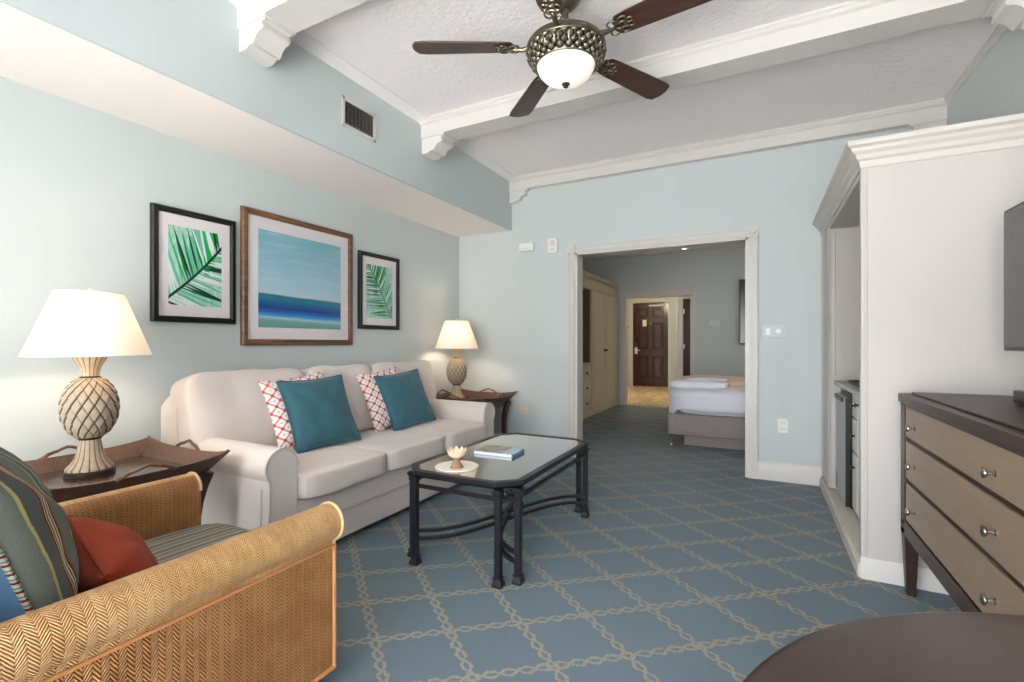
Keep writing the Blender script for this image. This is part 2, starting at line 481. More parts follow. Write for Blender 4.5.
    def pillow_seam(s, w, h, n=22):
        pts = []
        for k in range(4*n):
            e, q = divmod(k, n); a = 2*q/n-1
            u, v = ((a, -1), (1, a), (-a, 1), (-1, -a))[e]
            pts.append((w/2*u*(1-.07*(1-v*v)), 0, h/2*v*(1-.07*(1-u*u))))
        return pts
    def build(s, name, mats, parent=None, label=None, cat=None, group=None, kind=None, bevel=0, seg=2, ang=38, org=None, recalc=True):
        bm = s.bm
        if s.uv:
            ul = bm.loops.layers.uv.new('UVMap')
            for fc in bm.faces:
                for lp in fc.loops:
                    if lp.vert.is_valid and lp.vert in s.uv: lp[ul].uv = s.uv[lp.vert]
        if recalc: bmesh.ops.recalc_face_normals(bm, faces=bm.faces)
        for e in bm.edges:
            if len(e.link_faces) == 2 and e.calc_face_angle(0) > R(ang): e.smooth = False
        me = bpy.data.meshes.new(name)
        if parent is not None:
            r = parent
            while r.parent: r = r.parent
            off = r.location.copy(); base = Vector((0, 0, 0))
        else:
            cs = [v.co for v in bm.verts]
            if org is not None: off = Vector(org)
            elif kind == 'structure': off = Vector((0, 0, 0))
            else:
                off = Vector(((min(c.x for c in cs)+max(c.x for c in cs))/2, (min(c.y for c in cs)+max(c.y for c in cs))/2, min(c.z for c in cs)))
            base = off
        for v in bm.verts: v.co -= off
        bm.to_mesh(me); bm.free()
        for m_ in (mats if isinstance(mats, (list, tuple)) else [mats]): me.materials.append(M[m_] if isinstance(m_, str) else m_)
        o = bpy.data.objects.new(name, me); COL.objects.link(o); o.location = base
        if parent is not None: o.parent = parent
        tag(o, label, cat, group, kind)
        if bevel:
            b = o.modifiers.new('bevel', 'BEVEL'); b.width = bevel; b.segments = seg; b.limit_method = 'ANGLE'; b.angle_limit = R(40); b.harden_normals = False
        return o

def tag(o, label=None, cat=None, group=None, kind=None):
    if label: o['label'] = label
    if cat: o['category'] = cat
    if group: o['group'] = group
    if kind: o['kind'] = kind
def thing(name, loc, label, cat, group=None):
    o = bpy.data.objects.new(name, None); COL.objects.link(o); o.location = loc; o.empty_display_size = .1
    tag(o, label, cat, group); return o
def copy_tree(o, parent=None, loc=None, label=None):
    c = o.copy(); COL.objects.link(c)
    if parent is not None: c.parent = parent
    if loc is not None: c.location = loc
    if label: c['label'] = label
    for ch in list(o.children): copy_tree(ch, c)
    return c
def struct(name, mb, mat, bevel=0): return mb.build(name, mat, kind='structure', bevel=bevel)
def box(*a): return MB().box(*a)

# ------------------------------------------------------------------ room shell
YB, XL, XS, ZS, ZC, XR, YF = 4.43, -2.975, -2.31, 2.30, 2.83, 1.163, -1.25
OX0, OX1, OZ = -1.608, -.088, 2.003
BY = 8.6            # far wall of the bedroom
struct('floor', box(-3.1, 2.4, YF-.1, BY, -.1, 0), 'carpet')
struct('wall_left', box(XL-.1, XL, YF-.1, YB, 0, ZC+.1), 'wall')
struct('wall_upper_left', box(XS-.02, XS, YF, YB, ZS, ZC), 'wall')
struct('ceiling_soffit', box(XL, XS-.02, YF, YB, ZS, ZS+.03), 'soffit')
struct('ceiling', box(XL-.1, XR+.1, YF-.1, YB+.15, ZC, ZC+.1), 'ceil')
struct('wall_right', box(XR, XR+.1, YF-.1, YB, 0, ZC), 'wall')
mb = box(XL, OX0, YB, YB+.15, 0, ZC); mb.box(OX1, XR+1.3, YB, YB+.15, 0, ZC); mb.box(OX0, OX1, YB, YB+.15, OZ, ZC)
struct('wall_back', mb, 'wall')
# front wall with a wide sliding door to the daylight
WX0, WX1, WZ = -2.3, .75, 2.25
mb = box(XL, WX0, YF-.1, YF, 0, ZC); mb.box(WX1, XR, YF-.1, YF, 0, ZC); mb.box(WX0, WX1, YF-.1, YF, WZ, ZC)
struct('wall_front', mb, 'wall')
mb = MB()
for x in (WX0, (WX0+WX1)/2-.03, WX1-.06): mb.box(x, x+.06, YF-.08, YF-.03, 0.02, WZ)
mb.box(WX0, WX1, YF-.08, YF-.03, WZ-.06, WZ); mb.box(WX0, WX1, YF-.08, YF-.03, 0, .06)
struct('window_1', mb, 'trim')
struct('window_2', box(WX0+.05, WX1-.05, YF-.058, YF-.052, .05, WZ-.05), 'pane')
struct('floor_balcony', box(-4, 3, YF-2.2, YF-.1, -.1, -.01), 'woodfloor')

# beams with a small bed moulding
def beam(i, y0, y1, front=True, back=True):
    mb = MB(); mb.box(XS, XR, y0, y1, 2.70, ZC)
    zz = [(0, ZC), (.028, ZC), (.028, ZC-.012), (.018, ZC-.018), (.016, ZC-.034), (.006, ZC-.040), (0, ZC-.044)]
    if front: mb.poly_prism([(y0-o, z) for o, z in zz], 'x', XS, XR)
    if back: mb.poly_prism([(y1+o, z) for o, z in zz], 'x', XS, XR)
    struct('trim_%d' % i, mb, 'trim')
    # scrolled brackets under both ends
    sil = [(0, 2.70), (.20, 2.70), (.20, 2.684), (.180, 2.680), (.175, 2.665), (.186, 2.655), (.180, 2.642), (.152, 2.636), (.130, 2.622), (.118, 2.600), (.106, 2.588), (.086, 2.592), (.070, 2.583), (.050, 2.574), (0, 2.574)]
    d0, d1 = (y0+.012, y1-.012) if back else (y0+.008, y1)
    for sg, nm in ((1, 'a'), (-1, 'b')):
        xb = XS if sg > 0 else XR
        mb = MB(); mb.poly_prism([(xb+sg*o, z) for o, z in sil], 'y', d0, d1)
        mb.poly_prism([(xb+sg*o, z) for o, z in ((0, 2.700), (.212, 2.700), (.212, 2.689), (0, 2.689))], 'y', d0-.01, d1+.01 if back else d1)
        struct('trim_%d' % (i*2+(20 if sg > 0 else 21)), mb, 'trim')
beam(1, 1.467, 1.64); beam(2, 2.917, 3.09); beam(3, 4.365, YB, True, False); beam(4, .017, .19)
# cove strips along ceiling edges, bay by bay
k = 5
for y0, y1 in ((.19, 1.467), (1.64, 2.917), (3.09, 4.365)):
    struct('trim_%d' % k, MB().poly_prism([(XS, ZC), (XS+.085, ZC), (XS+.085, ZC-.006), (XS+.012, ZC-.022), (XS, ZC-.03)], 'y', y0, y1), 'ceil'); k += 1
    struct('trim_%d' % k, MB().poly_prism([(XR, ZC), (XR-.026, ZC), (XR-.026, ZC-.008), (XR-.018, ZC-.012), (XR-.014, ZC-.026), (XR-.006, ZC-.030), (XR-.005, ZC-.042), (XR, ZC-.042)], 'y', y0, y1), 'trim'); k += 1
# baseboards
def bboard(name, x0, x1, y, h=.15, mat='trim'):
    struct(name, MB().poly_prism([(y, 0), (y-.018, 0), (y-.018, h-.03), (y-.012, h-.015), (y-.006, h), (y, h)], 'x', x0, x1), mat)
bboard('baseboard_back', -.018, .43, YB); bboard('baseboard_back_left', XL, -1.677, YB)
struct('baseboard_left', MB().poly_prism([(XL, 0), (XL+.018, 0), (XL+.018, .12), (XL+.006, .15), (XL, .15)], 'y', YF, YB-.018), 'trim')
# door casing (moulded, with rosette blocks) and jamb
def casing(name, x0, x1, zt, y, w=.09, sgn=-1, rosette=True, mat='trim'):
    mb = MB(); t = .02*sgn
    def strip(a0, a1, b0, b1, vert):
        L = [(0, w, t), (.010, .022, t*1.5), (w*.42, w*.58, t*1.3), (w-.016, w-.004, t*1.6)]
        for o0, o1, th in L:
            ya, yb = sorted((y, y+th))
            if vert == 'L': mb.box(a0-o1, a0-o0, ya, yb, b0, b1)
            elif vert == 'R': mb.box(a0+o0, a0+o1, ya, yb, b0, b1)
            else: mb.box(a0, a1, ya, yb, b0+o0, b0+o1)
    strip(x0, 0, 0, zt, 'L'); strip(x1, 0, 0, zt, 'R'); strip(x0, x1, zt, 0, 'T')
    for xc in (x0-w/2, x1+w/2):
        ya, yb = sorted((y, y+t*1.9)); mb.box(xc-w/2-.004, xc+w/2+.004, ya, yb, zt-.004, zt+w+.006)
        if rosette:
            for r_, dy in ((w*.36, .006), (w*.2, .012)):
                mb.cyl((xc, y+t*1.9, zt+w/2), (xc, y+t*1.9+dy*sgn, zt+w/2), r_, r_*.85)
    if True:
        pass
    return struct(name, mb, mat)
casing('trim_11', OX0, OX1, OZ, YB, .072)
casing('trim_12', OX0, OX1, OZ, YB+.15, .072, sgn=1)
mb = box(OX0-.002, OX0+.022, YB-.006, YB+.156, 0, OZ); mb.box(OX1-.022, OX1+.002, YB-.006, YB+.156, 0, OZ); mb.box(OX0, OX1, YB-.006, YB+.156, OZ-.02, OZ+.002)
struct('trim_13', mb, 'trim')

# ------------------------------------------------------------------ bedroom and entry hall
BZ = 2.68
struct('ceiling_bedroom', box(-3.1, 2.4, YB+.15, BY+.1, BZ, BZ+.1), 'ceil')
struct('wall_bedroom_left', box(-3.1, -3.0, YB+.15, BY, 0, BZ), 'wall')
struct('wall_bedroom_right', box(2.3, 2.4, YB+.15, BY, 0, BZ), 'wall')
HX0, HX1, HZ = -2.17, -1.035, 1.955
mb = box(-3.0, HX0, BY, BY+.12, 0, BZ); mb.box(HX1, 2.3, BY, BY+.12, 0, BZ); mb.box(HX0, HX1, BY, BY+.12, HZ, BZ)
struct('wall_bedroom_far', mb, 'wall')
casing('trim_14', HX0, HX1, HZ, BY)
mb = box(HX0-.002, HX0+.02, BY-.006, BY+.126, 0, HZ); mb.box(HX1-.02, HX1+.002, BY-.006, BY+.126, 0, HZ); mb.box(HX0, HX1, BY-.006, BY+.126, HZ-.02, HZ+.002)
struct('trim_15', mb, 'trim')
struct('floor_hall', box(-3.2, .6, BY, 12.7, -.1, 0.0), 'marble')
struct('ceiling_hall', box(-3.2, .6, BY+.12, 12.7, 2.5, 2.6), 'ceil')
struct('wall_hall_left', box(-3.2, -3.08, BY+.12, 12.5, 0, 2.5), 'hallwall')
DX0, DX1, DZ = -2.95, -2.06, 2.16
mb = box(-3.2, DX0, 12.5, 12.62, 0, 2.5); mb.box(DX1, -1.5, 12.5, 12.62, 0, 2.5); mb.box(DX0, DX1, 12.5, 12.62, DZ, 2.5)
mb.box(DX0, DX1, 12.57, 12.62, 0, DZ); struct('wall_hall_far', mb, 'hallwall')
casing('trim_16', DX0, DX1, DZ, 12.5, .07, rosette=False)
SX0, SX1, SZ = -1.36, -.62, 2.0
mb = box(-1.64, SX0, 10.0, 10.1, 0, 2.5); mb.box(SX1, .6, 10.0, 10.1, 0, 2.5); mb.box(SX0, SX1, 10.0, 10.1, SZ, 2.5)
mb.box(-1.64, -1.54, 10.1, 12.5, 0, 2.5)
mb.box(SX0, SX1, 10.08, 10.1, 0, SZ); struct('wall_hall_inner', mb, 'hallwall')
casing('trim_17', SX0, SX1, SZ, 10.0, .11, rosette=False)
struct('wall_hall_right', box(.5, .6, BY+.12, 10.0, 0, 2.5), 'hallwall')
struct('baseboard_hall', MB().poly_prism([(-3.08, 0), (-3.062, 0), (-3.062, .13), (-3.08, .15)], 'y', BY+.12, 12.5), 'trim')
struct('baseboard_hall_far', box(-3.08, DX0-.07, 12.482, 12.5, 0, .15), 'trim')

# panelled doors
def panel_door(name, x0, x1, y, z1, kindn):
    o = MB(); o.box(x0, x1, y, y+.045, .005, z1)
    d = o.build(name, 'door', kind='structure', bevel=.003)
    w = x1-x0; mg = w*.14; mid = w*.12; pw = (w-2*mg-mid)/2
    rows = [(.10, .36), (.45, .76), (.83, .94)]
    for a, b in rows:
        for c in range(2):
            xa = x0+mg+c*(pw+mid); za, zb = z1*a, z1*b
            p = MB()
            w_ = .022
            p.box(xa, xa+pw, y-.016, y+.001, za, za+w_); p.box(xa, xa+pw, y-.016, y+.001, zb-w_, zb)
            p.box(xa, xa+w_, y-.016, y+.001, za+w_, zb-w_); p.box(xa+pw-w_, xa+pw, y-.016, y+.001, za+w_, zb-w_)
            p.box(xa+.05, xa+pw-.05, y-.014, y+.001, za+.05, zb-.05)
            p.build('door_panel', 'door', d, bevel=.009)
    return d
d1 = panel_door('door_1', DX0, DX1, 12.52, DZ-.01, 'entry')
p = MB(); p.box(DX0+.05, DX0+.12, 12.50, 12.522, .86, 1.14); p.build('lock_plate', 'black', d1, 'black electronic lock plate')
p = MB(); p.cyl((DX0+.085, 12.50, .93), (DX0+.085, 12.46, .93), .02); p.tube([(DX0+.085, 12.46, .93), (DX0+.2, 12.455, .93)], .012); p.box(DX0+.05, DX0+.12, 12.488, 12.505, .84, 1.0)
p.build('door_handle', 'silver', d1, 'silver lever handle')
p = MB(); p.box(-2.53, -2.15, 12.46, 12.52, 2.06, 2.10); p.box(-2.40, -2.2, 12.45, 12.46, 2.065, 2.09); p.build('door_closer', 'silver', d1, 'bright metal door closer arm')
p = MB(); p.box(-2.70, -2.60, 12.503, 12.508, 1.55, 1.72); p.build('notice_card', 'almond', d1, 'small pale evacuation notice card')
p = MB(); p.cyl((-2.5, 12.505, 1.62), (-2.5, 12.52, 1.62), .012); p.build('peephole', 'silver', d1)
d2 = panel_door('door_2', SX0, SX1, 10.03, SZ-.005, 'bath')
for z in (.35, 1.05, 1.75):
    p = MB(); p.box(SX0-.005, SX0+.025, 10.0, 10.035, z-.05, z+.05); p.build('hinge', 'knob', d2)
t = MB(); t.cyl((-3.08, 11.9, 1.5), (-3.0, 11.9, 1.5), .03); t.tube([(-3.0, 11.9, 1.5), (-2.93, 11.9, 1.5), (-2.91, 11.9, 1.54)], .012)
t.build('coat_hook', 'knob', None, 'small metal hook on the entry hall wall left of the brown door', 'hook')

# built-in wardrobe
CX = -2.298
W = thing('wardrobe', (CX-.3, 6.9, 0), 'cream built-in wardrobe with drawers, open niche and tall doors along the bedroom wall', 'wardrobe')
mb = MB(); mb.box(-2.98, CX-.02, 7.08, BY-.02, 0, 2.12); mb.box(-2.98, CX-.02, 5.4, 7.08, 0, .80); mb.box(-2.98, CX-.02, 5.4, 7.08, 1.94, 2.12); mb.box(-2.98, CX-.02, 5.38, 5.42, 0, 2.08)
mb.box(CX-.02, CX, 5.38, BY-.02, 1.945, 2.12); mb.box(CX-.02, CX+.012, 5.38, BY-.02, .79, .815) if False else None
mb.box(CX-.02, CX+.01, 5.38, BY-.02, 0, .09)
mb.box(CX-.02, CX, 8.42, BY-.02, .09, 1.95)
mb.build('carcass', 'closet', W, bevel=.002)
box(-2.97, -2.95, 5.42, 7.07, .81, 1.94).build('niche_back', 'closetin', W, 'dark brown back panel of the niche')
box(-2.95, CX-.03, 7.055, 7.079, .801, 1.939).build('niche_side', 'closetin', W, 'dark brown side panel of the niche')
box(-2.97, CX+.015, 5.4, 7.07, .795, .818).build('shelf', 'closet', W)
mb = MB(); mb.sweep([(0, 2.10), (.016, 2.10), (.022, 2.13), (.055, 2.165), (.065, 2.19), (0, 2.19)], [(CX, BY-.01), (CX, 5.38)]); mb.build('cornice', 'closet', W)
for (a, b) in ((6.02, 6.54), (6.56, 7.06)):
    for (za, zb) in ((.11, .32), (.34, .55), (.57, .77)):
        dr = box(CX-.02, CX-.002, a, b, za, zb).build('drawer', 'closet', W, bevel=.003)
        box(CX-.002, CX+.004, a+.05, b-.05, za+.04, zb-.04).build('drawer_panel', 'closet', dr, bevel=.003)
        MB().cyl((CX, (a+b)/2, (za+zb)/2), (CX+.025, (a+b)/2, (za+zb)/2), .012, .018).build('knob', 'dknob', dr)
for (a, b, s_) in ((7.09, 7.745, 1), (7.755, 8.41, -1)):
    dr = box(CX-.02, CX, a, b, .10, 1.935).build('door', 'closet', W, bevel=.003)
    box(CX, CX+.006, a+.08, b-.08, .2, 1.83).build('door_panel', 'closet', dr, bevel=.004)
    yk = b-.04 if s_ > 0 else a+.05
    MB().cyl((CX, yk, 1.0), (CX+.03, yk, 1.0), .012, .02).build('knob', 'dknob', dr)

# bed (its long side faces the living room)
Bd = thing('bed', (.13, 6.2, 0), 'taupe upholstered bed with white duvet beyond the cased opening', 'bed')
mb = MB(); mb.box(-.89, 1.25, 5.38, 6.98, .13, .35); mb.build('bed_frame', 'bed', Bd, bevel=.012)
mb = MB(); mb.box(-.82, 1.15, 5.372, 5.381, .165, .32); mb.build('frame_panel', 'bed', Bd, bevel=.004)
mb = MB(); mb.box(-.74, 1.15, 5.52, 6.84, 0, .13); mb.build('plinth', 'bed', Bd, bevel=.004)
for x, y in ((-.86, 5.42), (-.86, 6.94), (1.2, 5.42), (1.2, 6.94)):
    MB().lathe([(.012, 0), (.02, .01), (.014, .03), (.024, .06), (.018, .09), (.028, .13)], (x, y, 0), 16).build('leg', 'knob', Bd, 'turned silver leg')
mb = MB(); mb.cushion((.2, 6.18, .455), (2.08, 1.52, .24), 9, 14); mb.build('mattress', 'sheet', Bd)
mb = MB(); mb.cushion((.18, 6.16, .50), (2.2, 1.66, .27), 7, 22, (0, 0, .03), .012, 3)
for v in mb.bm.verts:
    if v.co.x < -.8 and v.co.z < .52: v.co.z -= .17*min(1, (-.8-v.co.x)/.1)
mb.build('duvet', 'sheet', Bd, 'white duvet hanging over the corner')
mb = MB(); mb.cushion((1.22, 6.18, .6), (.12, 1.66, 1.1), 8, 8); mb.build('headboard', 'bed', Bd)
mb = MB(); mb.cushion((-.50, 6.2, .665), (.74, .9, .085), 5, 14, (0, 0, .15), .012, 8)
mb.build('folded_blanket', 'blanket', None, 'beige blanket folded flat on the white bed', 'blanket')
mb = MB(); mb.cushion((-.60, 5.62, .665), (.58, .28, .09), 4, 12, (0, 0, .15), .014, 5); mb.cushion((-.52, 5.66, .718), (.42, .2, .03), 4, 10, (0, 0, .1), .008, 6)
mb.build('folded_towel', 'sheet', None, 'white folded linen lying at the near edge of the bed', 'towel')

t = thing('television', (.25, BY, 1.6), 'black flat television hanging on the far bedroom wall beyond the bed', 'television')
mb = MB(); mb.box(-.30, .9, BY-.07, BY-.03, 1.10, 2.15); mb.build('panel', 'black', t, bevel=.004)
box(-.28, .88, BY-.073, BY-.07, 1.12, 2.13).build('screen', 'screen', t)
box(.1, .5, BY-.03, BY, 1.4, 1.8).build('wall_bracket', 'black', t)

def plate(name, x0, x1, z0, z1, y, mat, label, cat, feats, fm=None):
    t = thing(name, ((x0+x1)/2, y, (z0+z1)/2), label, cat)
    box(x0, x1, y-.008, y, z0, z1).build('cover_plate', mat, t, bevel=.003)
    for f_ in feats:
        m_ = MB()
        if f_[0] == 'box': _, nm, a, b, c, d, th, mt = f_; m_.box(a, b, y-.008-th, y-.006, c, d)
        else: _, nm, cx, cz, r_, th, mt = f_; m_.cyl((cx, y-.006, cz), (cx, y-.008-th, cz), r_, r_*.9)
        m_.build(nm, mt, t, bevel=.0015)
    return t
plate('light_switch', -.76, -.59, 1.40, 1.51, BY, 'silver', 'silver switch plate on the grey bedroom wall above the bed', 'switch',
      [('box', 'toggle', -.735, -.70, 1.43, 1.48, .012, 'plastic'), ('round', 'dial', -.64, 1.455, .025, .015, 'plastic')])
plate('light_switch', .016, .178, 1.165, 1.262, YB, 'silver', 'silver two-gang switch plate with rocker and round dial right of the opening', 'switch',
      [('box', 'rocker', .040, .075, 1.185, 1.24, .01, 'plastic'), ('round', 'dial', .133, 1.213, .024, .016, 'plastic')])
def outlet(x, z, mat, label, w=.036, h=.058):
    plate('wall_outlet', x-w, x+w, z-h, z+h, YB, mat, label, 'outlet',
          [('box', 'receptacle', x-.018, x+.018, z+.010, z+.042, .003, mat), ('box', 'receptacle', x-.018, x+.018, z-.042, z-.010, .003, mat)]+
          [('box', 'slot', x+dx-.002, x+dx+.002, z+dz-.006, z+dz+.006, .0035, 'black') for dx in (-.008, .008) for dz in (-.026, .026)])
outlet(.165, .45, 'plastic', 'white wall outlet low on the wall right of the opening')
outlet(-2.165, .44, 'almond', 'almond wall outlet behind the tray table left of the opening', .042, .062)

# wall devices left of the opening
t = thing('alarm_sounder', (-2.125, YB, 2.1), 'small white box alarm on the back wall, left of the two devices', 'alarm')
box(-2.205, -2.045, YB-.045, YB, 2.065, 2.145).build('housing', 'plastic', t, bevel=.006)
box(-2.19, -2.06, YB-.048, YB-.045, 2.085, 2.092).build('seam', 'trim', t)
t = thing('alarm_strobe', (-1.83, YB, 2.1), 'upright white fire alarm plate with round grille beside the door casing', 'alarm')
box(-1.89, -1.79, YB-.03, YB, 2.02, 2.17).build('housing', 'plastic', t, bevel=.006)
MB().cyl((-1.84, YB-.03, 2.12), (-1.84, YB-.036, 2.12), .032).build('grille', 'trim', t)
box(-1.865, -1.815, YB-.036, YB-.03, 2.04, 2.07).build('lens', 'silver', t, bevel=.002)

t = thing('ceiling_spotlight', (-1.1, 8.2, BZ), 'small round lit spotlight in the bedroom ceiling', 'light')
MB().lathe([(.04, 0), (.06, 0), (.062, -.012), (.042, -.02), (.04, 0)], (-1.1, 8.2, BZ), 24).build('trim_ring', 'plastic', t)
MB().lathe([(1e-5, -.012), (.02, -.016), (.041, -.006)], (-1.1, 8.2, BZ), 24).build('lens', 'spotlit', t)

# ------------------------------------------------------------------ air vent
t = thing('air_vent', (XS, 2.276, 2.57), 'white louvred air vent on the aqua soffit above the pictures', 'vent')
mb = MB(); y0, y1, z0, z1 = 2.135, 2.425, 2.475, 2.665
mb.box(XS, XS+.008, y0, y1, z0, z0+.022); mb.box(XS, XS+.008, y0, y1, z1-.022, z1); mb.box(XS, XS+.008, y0, y0+.022, z0, z1); mb.box(XS, XS+.008, y1-.022, y1, z0, z1)
mb.build('frame', 'trim', t, bevel=.002)
box(XS, XS+.0015, y0+.02, y1-.02, z0+.02, z1-.02).build('duct_shadow', 'black', t, 'black sheet standing in for the shade in the duct')  # flat black sheet, gives the shade behind the slats as colour
for i in range(9):
    z = z0+.034+i*.0155
    m_ = MB(Matrix.Translation((XS+.006, 0, z)) @ Matrix.Rotation(R(-35), 4, 'Y')); m_.box(-.003, .003, y0+.022, y1-.022, -.0011, .0011)
    m_.build('slat', 'knob', t)
m_ = MB()
for i in range(7):
    yy = y0+.05+i*.032; m_.box(XS+.002, XS+.0045, yy-.0015, yy+.0015, z0+.022, z1-.022)
m_.build('divider', 'knob', t)

# ------------------------------------------------------------------ pictures
def clip(poly, x0, x1, y0, y1):
    for ax, lim, sg in ((0, x0, 1), (0, x1, -1), (1, y0, 1), (1, y1, -1)):
        out = []
        for i in range(len(poly)):
            a, b = poly[i-1], poly[i]
            ia = sg*(a[ax]-lim) >= 0; ib = sg*(b[ax]-lim) >= 0
            if ia != ib:
                t_ = (lim-a[ax])/(b[ax]-a[ax]); out.append((a[0]+t_*(b[0]-a[0]), a[1]+t_*(b[1]-a[1])))
            if ib: out.append(b)
        poly = out
        if not poly: return []
    return poly
def picture(y0, y1, z0, z1, fw, matw, fmat, label, art, seed=1):
    y0 += .012; y1 += .012
    t = thing('framed_picture', (XL, (y0+y1)/2, z0), label, 'picture', None)
    dp = .032
    pr = [(0, 0), (dp*.8, 0), (dp, .2), (dp*.93, .5), (dp, .75), (dp*.75, 1), (0, 1)]
    mb = MB(); rows = []
    for (yy, zz, sy, sz) in ((y0, z0, 1, 1), (y1, z0, -1, 1), (y1, z1, -1, -1), (y0, z1, 1, -1)):
        rows.append([(XL+a, yy+sy*b*fw, zz+sz*b*fw) for a, b in pr])
    mb.grid(rows, None, True, True); mb.build('frame', fmat, t, ang=25)
    a0, a1, b0, b1 = y0+fw*.9, y1-fw*.9, z0+fw*.9, z1-fw*.9
    box(XL+.004, XL+.014, a0, a1, b0, b1).build('mat_board', 'mat', t)
    c0, c1, d0, d1 = a0+matw[0], a1-matw[0], b0+matw[1], b1-matw[1]
    mb = MB(); X_ = XL+.0146
    def quad(P, dx=0, uv=True):
        V = [mb.v((X_+dx, p[0], p[1]), ((p[0]-c0)/(c1-c0), (p[1]-d0)/(d1-d0))) for p in P]; mb.f(V)
    quad([(c0, d0), (c1, d0), (c1, d1), (c0, d1)])
    if art == 'sea':
        mb.build('artwork', 'sea', t, 'abstract blue seascape under a pale sky', recalc=False)
    else:
        rnd = random.Random(seed); W_, H_ = c1-c0, d1-d0
        mats = ['artbg', 'g1', 'g2', 'g3', 'g4', 'g5', 'g6']
        # patches of wash
        for _ in range(8):
            u0, v0 = (rnd.uniform(.35, .8), rnd.uniform(.6, .95)) if art == 'palmA' else (rnd.uniform(.2, .7), rnd.uniform(.7, .95))
            mb.mi = rnd.choice([3, 0, 4, 4, 3]); w_ = .10*W_; h_ = .3*H_
            P = clip([(c0+u0*W_, d0+v0*H_-h_), (c0+u0*W_+w_, d0+v0*H_-h_*.8), (c0+u0*W_+w_*1.2, d0+v0*H_+h_), (c0+u0*W_-w_*.1, d0+v0*H_+h_)], c0, c1, d0, d1)
            if P: quad(P, .0002+.00003*_)
        if art == 'palmA': S0, S1, bend = (c0-.02, d0+.05*H_), (c1+.01, d0+.84*H_), .03
        else: S0, S1, bend = (c1-.0, d0-.02), (c0+.04*W_, d0+1.02*H_), .02
        def stem(s_):
            x = S0[0]+(S1[0]-S0[0])*s_; y = S0[1]+(S1[1]-S0[1])*s_
            nx, ny = -(S1[1]-S0[1]), (S1[0]-S0[0]); k_ = bend*math.sin(pi*s_)*(-1)
            return Vector((x+nx*k_, y+ny*k_))
        N_ = 26 if art == 'palmA' else 34
        ln0 = .78*H_ if art == 'palmA' else .6*H_
        for i in range(N_):
            s_ = i/(N_-1); p = stem(s_); q = stem(min(1, s_+.02)); d = (stem(min(1, s_+.03))-stem(max(0, s_-.03))).normalized()
            for sg in (-1, 1):
                a = R(50+20*(1-s_)+rnd.uniform(-5, 5))*sg
                dr = Vector((d.x*math.cos(a)-d.y*math.sin(a), d.x*math.sin(a)+d.y*math.cos(a)))
                nr = Vector((-dr.y, dr.x)); ln = ln0*rnd.uniform(.75, 1.0)*(1.05-.35*s_); wd = (.0072 if art == 'palmA' else .0050)*rnd.uniform(.7, 1.4)
                P = []
                for f_, wf in ((0, .35), (.25, 1), (.6, .85), (1, .05)):
                    P.append((f_, wf))
                curve = nr*(-sg)*.03*ln
                lo = [p+dr*ln*f_+curve*f_*f_-nr*wd*wf for f_, wf in P]; hi = [p+dr*ln*f_+curve*f_*f_+nr*wd*wf for f_, wf in P[::-1]]
                mb.mi = rnd.choices([1, 2, 3, 4, 5], [3, 3, 3, 4, 6] if art == 'palmA' else [3, 4, 2, 2, 2])[0]
                dx = .0005+.00001*i+(.000005 if sg > 0 else 0)
                for k_ in range(3):
                    Q = clip([tuple(lo[k_]), tuple(lo[k_+1]), tuple(hi[2-k_]), tuple(hi[3-k_])], c0, c1, d0, d1)
                    if len(Q) > 2: quad(Q, dx)
        mb.mi = 2
        for i in range(20):
            a, b = stem(i/20), stem((i+1)/20); n_ = Vector((-(b-a).y, (b-a).x)).normalized()*(.0075 if art == 'palmA' else .0045)
            Q = clip([tuple(a-n_), tuple(b-n_*.95), tuple(b+n_*.95), tuple(a+n_)], c0, c1, d0, d1)
            if len(Q) > 2: quad(Q, .001)
        mb.build('artwork', mats, t, 'green watercolour palm frond', recalc=False)
    box(XL+.0168, XL+.0184, a0, a1, b0, b1).build('glass', 'picglass', t)
    return t
picture(1.385, 1.855, 1.240, 1.890, .034, (.055, .068), 'frblk', 'left black-framed palm frond print with frond rising to the right', 'palmA', 3)
picture(1.897, 2.831, 1.105, 2.005, .040, (.080, .085), 'frbrn', 'large brown-framed abstract seascape in the middle above the sofa', 'sea')
picture(2.907, 3.399, 1.240, 1.893, .034, (.055, .068), 'frblk', 'right black-framed palm frond print nearest the corner lamp', 'palmB', 9)

# ------------------------------------------------------------------ sofa
S = thing('sofa', (-2.5, 2.5, 0), 'cream three-seat sofa with rolled arms against the left wall', 'sofa')
SY0, SY1, SF, SBk = 1.425, 3.565, -2.03, -2.93
A0, A1 = 1.60, 3.385
mb = MB(); mb.box(SBk, SF-.005, A0-.03, A1+.03, .20, .335); mb.build('deck', 'sofa', S, bevel=.012, seg=3)
mb = MB(); mb.box(SBk, SF-.012, A0-.03, A1+.03, .045, .20); mb.build('front_rail', 'sofa', S, bevel=.008, seg=3)
mb = MB(); mb.tube([(SF-.006, A0, .20), (SF-.006, A1, .20)], .005); mb.build('rail_piping', 'piping', S)
def armprof(yo, sg):
    # yo = outer plane of roll ; sg=+1 arm whose inside is towards +y
    r_ = .088; cy, cz = yo+sg*r_, .527; P = []
    P.append((yo+sg*.178, .045)); P.append((yo+sg*.178, .50))
    for k_ in range(0, 15):
        a = R(0+k_*(222/14)); P.append((cy+sg*r_*math.cos(a)*1.02, cz+r_*math.sin(a)))
    P.append((yo+sg*.022, .44)); P.append((yo+sg*.018, .30)); P.append((yo+sg*.010, .045))
    return P
